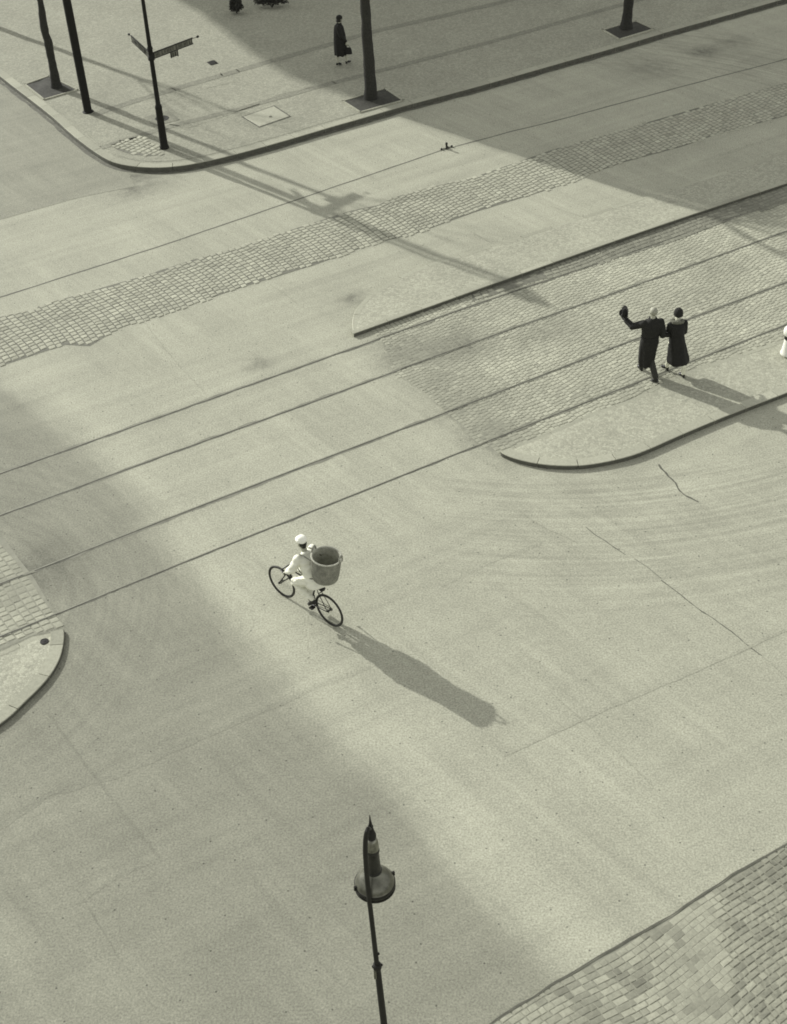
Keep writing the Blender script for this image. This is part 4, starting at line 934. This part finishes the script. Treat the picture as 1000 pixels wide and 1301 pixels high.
jk = [loft([tsec(.27, .83, .205, .20, .15), tsec(.29, .90, .205, .19, .2), tsec(.335, 1.02, .19, .165), tsec(.39, 1.2, .205, .155), tsec(.445, 1.34, .215, .14), tsec(.475, 1.42, .16, .10), tsec(.495, 1.475, .08, .07)], 28),
    limb([shL+Vector((-.01, -.03, -.02)), shL, elL, wrL+Vector((-.03, .0, .03))], [.092, .088, .078, .055]), limb([shR+Vector((-.01, .03, -.02)), shR, elR, wrR+Vector((-.03, 0, .03))], [.092, .088, .078, .055])]
jo = fused('jacket', jk, M['white'], eR, .009, 5, lambda c: .010*mnoise.noise(Vector((c.x*6, c.y*9, c.z*16)))+.006*math.sin(c.z*55+c.y*20+4*mnoise.noise(c*5)))
fused('trousers', [limb([hipL+Vector((-.02, -.02, 0)), hipL, hipL.lerp(knL, .55), knL, knL.lerp(anL, .5), anL+Vector((-.0, 0, .035))], [.10, .115, .10, .088, .072, .052]), limb([hipR, knR, knR.lerp(anR, .5), anR+Vector((0, 0, .035))], [.115, .088, .07, .05]), ell(v3(.31, 0, .92), (.14, .17, .09))], M['white2'], eR, .009, 5,
      lambda c: .008*mnoise.noise(c*13)+.004*math.sin(c.z*70+c.x*40))
shoe('shoe', anL+Vector((0, 0, .0)), (1, .12, 0), eR, .72, 1.0); shoe('shoe', anR, (1, -.1, 0), eR, .0, 1.0)
for y in (-1, 1):
    solid('shoulder_strap', merge(*[tube([a_, b_], .011, 8) for a_, b_ in zip(*(lambda q: (q[:-1], q[1:]))(smoothpts([v3(.20, .11*y, 1.46), v3(.33, .115*y, 1.47), v3(.44, .12*y, 1.485), v3(.53, .125*y, 1.46), v3(.60, .13*y, 1.36), v3(.585, .16*y, 1.2), v3(.45, .19*y, 1.10), v3(.25, .16*y, 1.06), v3(.18, .12*y, 1.08)], 2)))]), M['strap'], eR)

# ---- the carrier basket on his back
BC = Vector((.03, 0, 1.10)); mb = Matrix.Translation(RB) @ Matrix.Rotation(HD, 4, 'Z')
eK = empty('basket', mb @ BC, HD); eK.rotation_euler = (R(4.5), R(-4.5), HD); setp(eK, 'large round wicker carrier basket strapped on the cyclist\'s back', 'basket')
prof = [(.05, .0), (.20, .0), (.225, .015), (.236, .06)]+[(.236+.03*(z_-.06)/.44+.004*(i_ % 2), z_) for i_, z_ in enumerate(np.linspace(.08, .49, 21))]
V1, F1 = lathe(prof, 96, False); 
V1 = [(x*(1+.016*math.cos(k*math.pi)), y*(1+.016*math.cos(k*math.pi)), z) for k, (x, y, z) in enumerate(V1)]
solid('wall', merge((V1, F1), lathe([(.001, .0005), (.06, .0005)], 72, False)), M['wicker'], eK)
solid('lining', lathe([(.001, .03), (.205, .03), (.222, .06), (.240, .25), (.250, .49), (.264, .502)], 60, False), M['lining'], eK)
rim = []
for ph in (0, math.pi): rim.append(tube([(math.cos(a)*(.266+.008*math.cos(a*22+ph)), math.sin(a)*(.266+.008*math.cos(a*22+ph)), .505+.007*math.sin(a*22+ph)) for a in np.linspace(0, 2*math.pi, 177)[:-1]], .010, 6, closed=True))
solid('rim', merge(*rim), plain('pale_willow', .42, .15, 40, warm=.8), eK)
for ha in (R(12), R(200)):
    c0 = Vector((math.cos(ha)*.268, math.sin(ha)*.268, .49)); tg = Vector((-math.sin(ha), math.cos(ha), 0))
    solid('handle', tube([c0+tg*(-math.cos(a)*.065)+Vector((0, 0, math.sin(a)*.115)) for a in np.linspace(-.35, math.pi+.35, 18)], .017, 8), M['wicker'], eK)

# ---------------------------------------------------------------- buildings beyond the frame that throw the large shadow
sh = Vector((-sdir.x, -sdir.y, 0)).normalized(); K = 1/math.tan(R(SUN_EL))
cor = Vector((-5, 51, 0)) - sh*30.0
U = Vector((math.cos(TH), math.sin(TH), 0)); Wd = Vector((-U.y, U.x, 0))
HB = 24.3
e = empty('corner_house', (cor.x, cor.y, 0)); setp(e, 'tall corner house beyond the pavement that shades the upper right street', 'building')
q = [Vector((0, 0, 0)), U*75, U*75+Wd*14, Wd*14]
V = [(a.x, a.y, z) for z in (0, HB) for a in q]
solid('wall', (V, [(3, 2, 1, 0), (4, 5, 6, 7), (0, 1, 5, 4), (1, 2, 6, 5), (2, 3, 7, 6), (3, 0, 4, 7)]), M['wall'], e, False)
rf = [(a+Vector((0, 0, HB+.003))) for a in q]; ri = [(q[0]+U*3+Wd*4), (q[1]-U*3+Wd*4), (q[2]-U*3-Wd*4), (q[3]+U*3-Wd*4)]
solid('roof', ([*rf, *[v+Vector((0, 0, HB+1.2)) for v in ri]], [(0, 1, 5, 4), (1, 2, 6, 5), (2, 3, 7, 6), (3, 0, 4, 7), (4, 5, 6, 7), (3, 2, 1, 0)]), M['roof'], e, False)
# unseen bay added to shape the shadow's bent edge: silhouette widens from a1 to a2 across the sun's direction
lat = Vector((sh.y, -sh.x, 0)).normalized()
if lat.x > 0: lat = -lat                    # towards lower left in the photo
P1 = Vector((-5, 51, 0)); z1 = 30/K
def lat_of(pt): return (pt-P1).dot(lat), ((pt-P1).dot(sh)+30)/K
outl = [lat_of(G(*px)) for px in ((262, 14), (285, 22), (320, 42), (352, 66), (400, 103), (440, 127), (468, 137), (500, 144), (560, 165), (640, 192), (700, 209), (760, 229), (826, 247), (860, 258), (888, 269))]
front = [(-6, outl[0][1])] + outl + [(outl[-1][0]-.4, HB-.25), (-6, HB-.25)]
th_ = 2.5; V = []
for k in (0, 1):
    for a, z in front: c = lat*a + sh*(-.6 - k*th_*0) ; V.append(tuple(lat*a+sh*(.25-k*th_)+Vector((0, 0, z))))
n = len(front); Fc = [tuple(range(n)), tuple(range(2*n-1, n-1, -1))]+[(i, (i+1) % n, n+(i+1) % n, n+i) for i in range(n)]
solid('shadow_bay', (V, Fc), M['wall'], e, False)
for fl in range(5):
    for i in range(9):
        c = U*(2.5+i*3.4)+Vector((0, 0, 2.3+fl*4.2))-Wd*.03
        wdw = solid('window', boxm(c, (1.25, .10, 2.1), Matrix.Rotation(TH, 3, 'Z')), M['concrete'], e, False)
        solid('pane', boxm(c-Wd*.04, (1.05, .06, 1.9), Matrix.Rotation(TH, 3, 'Z')), M['pane'], wdw, False)
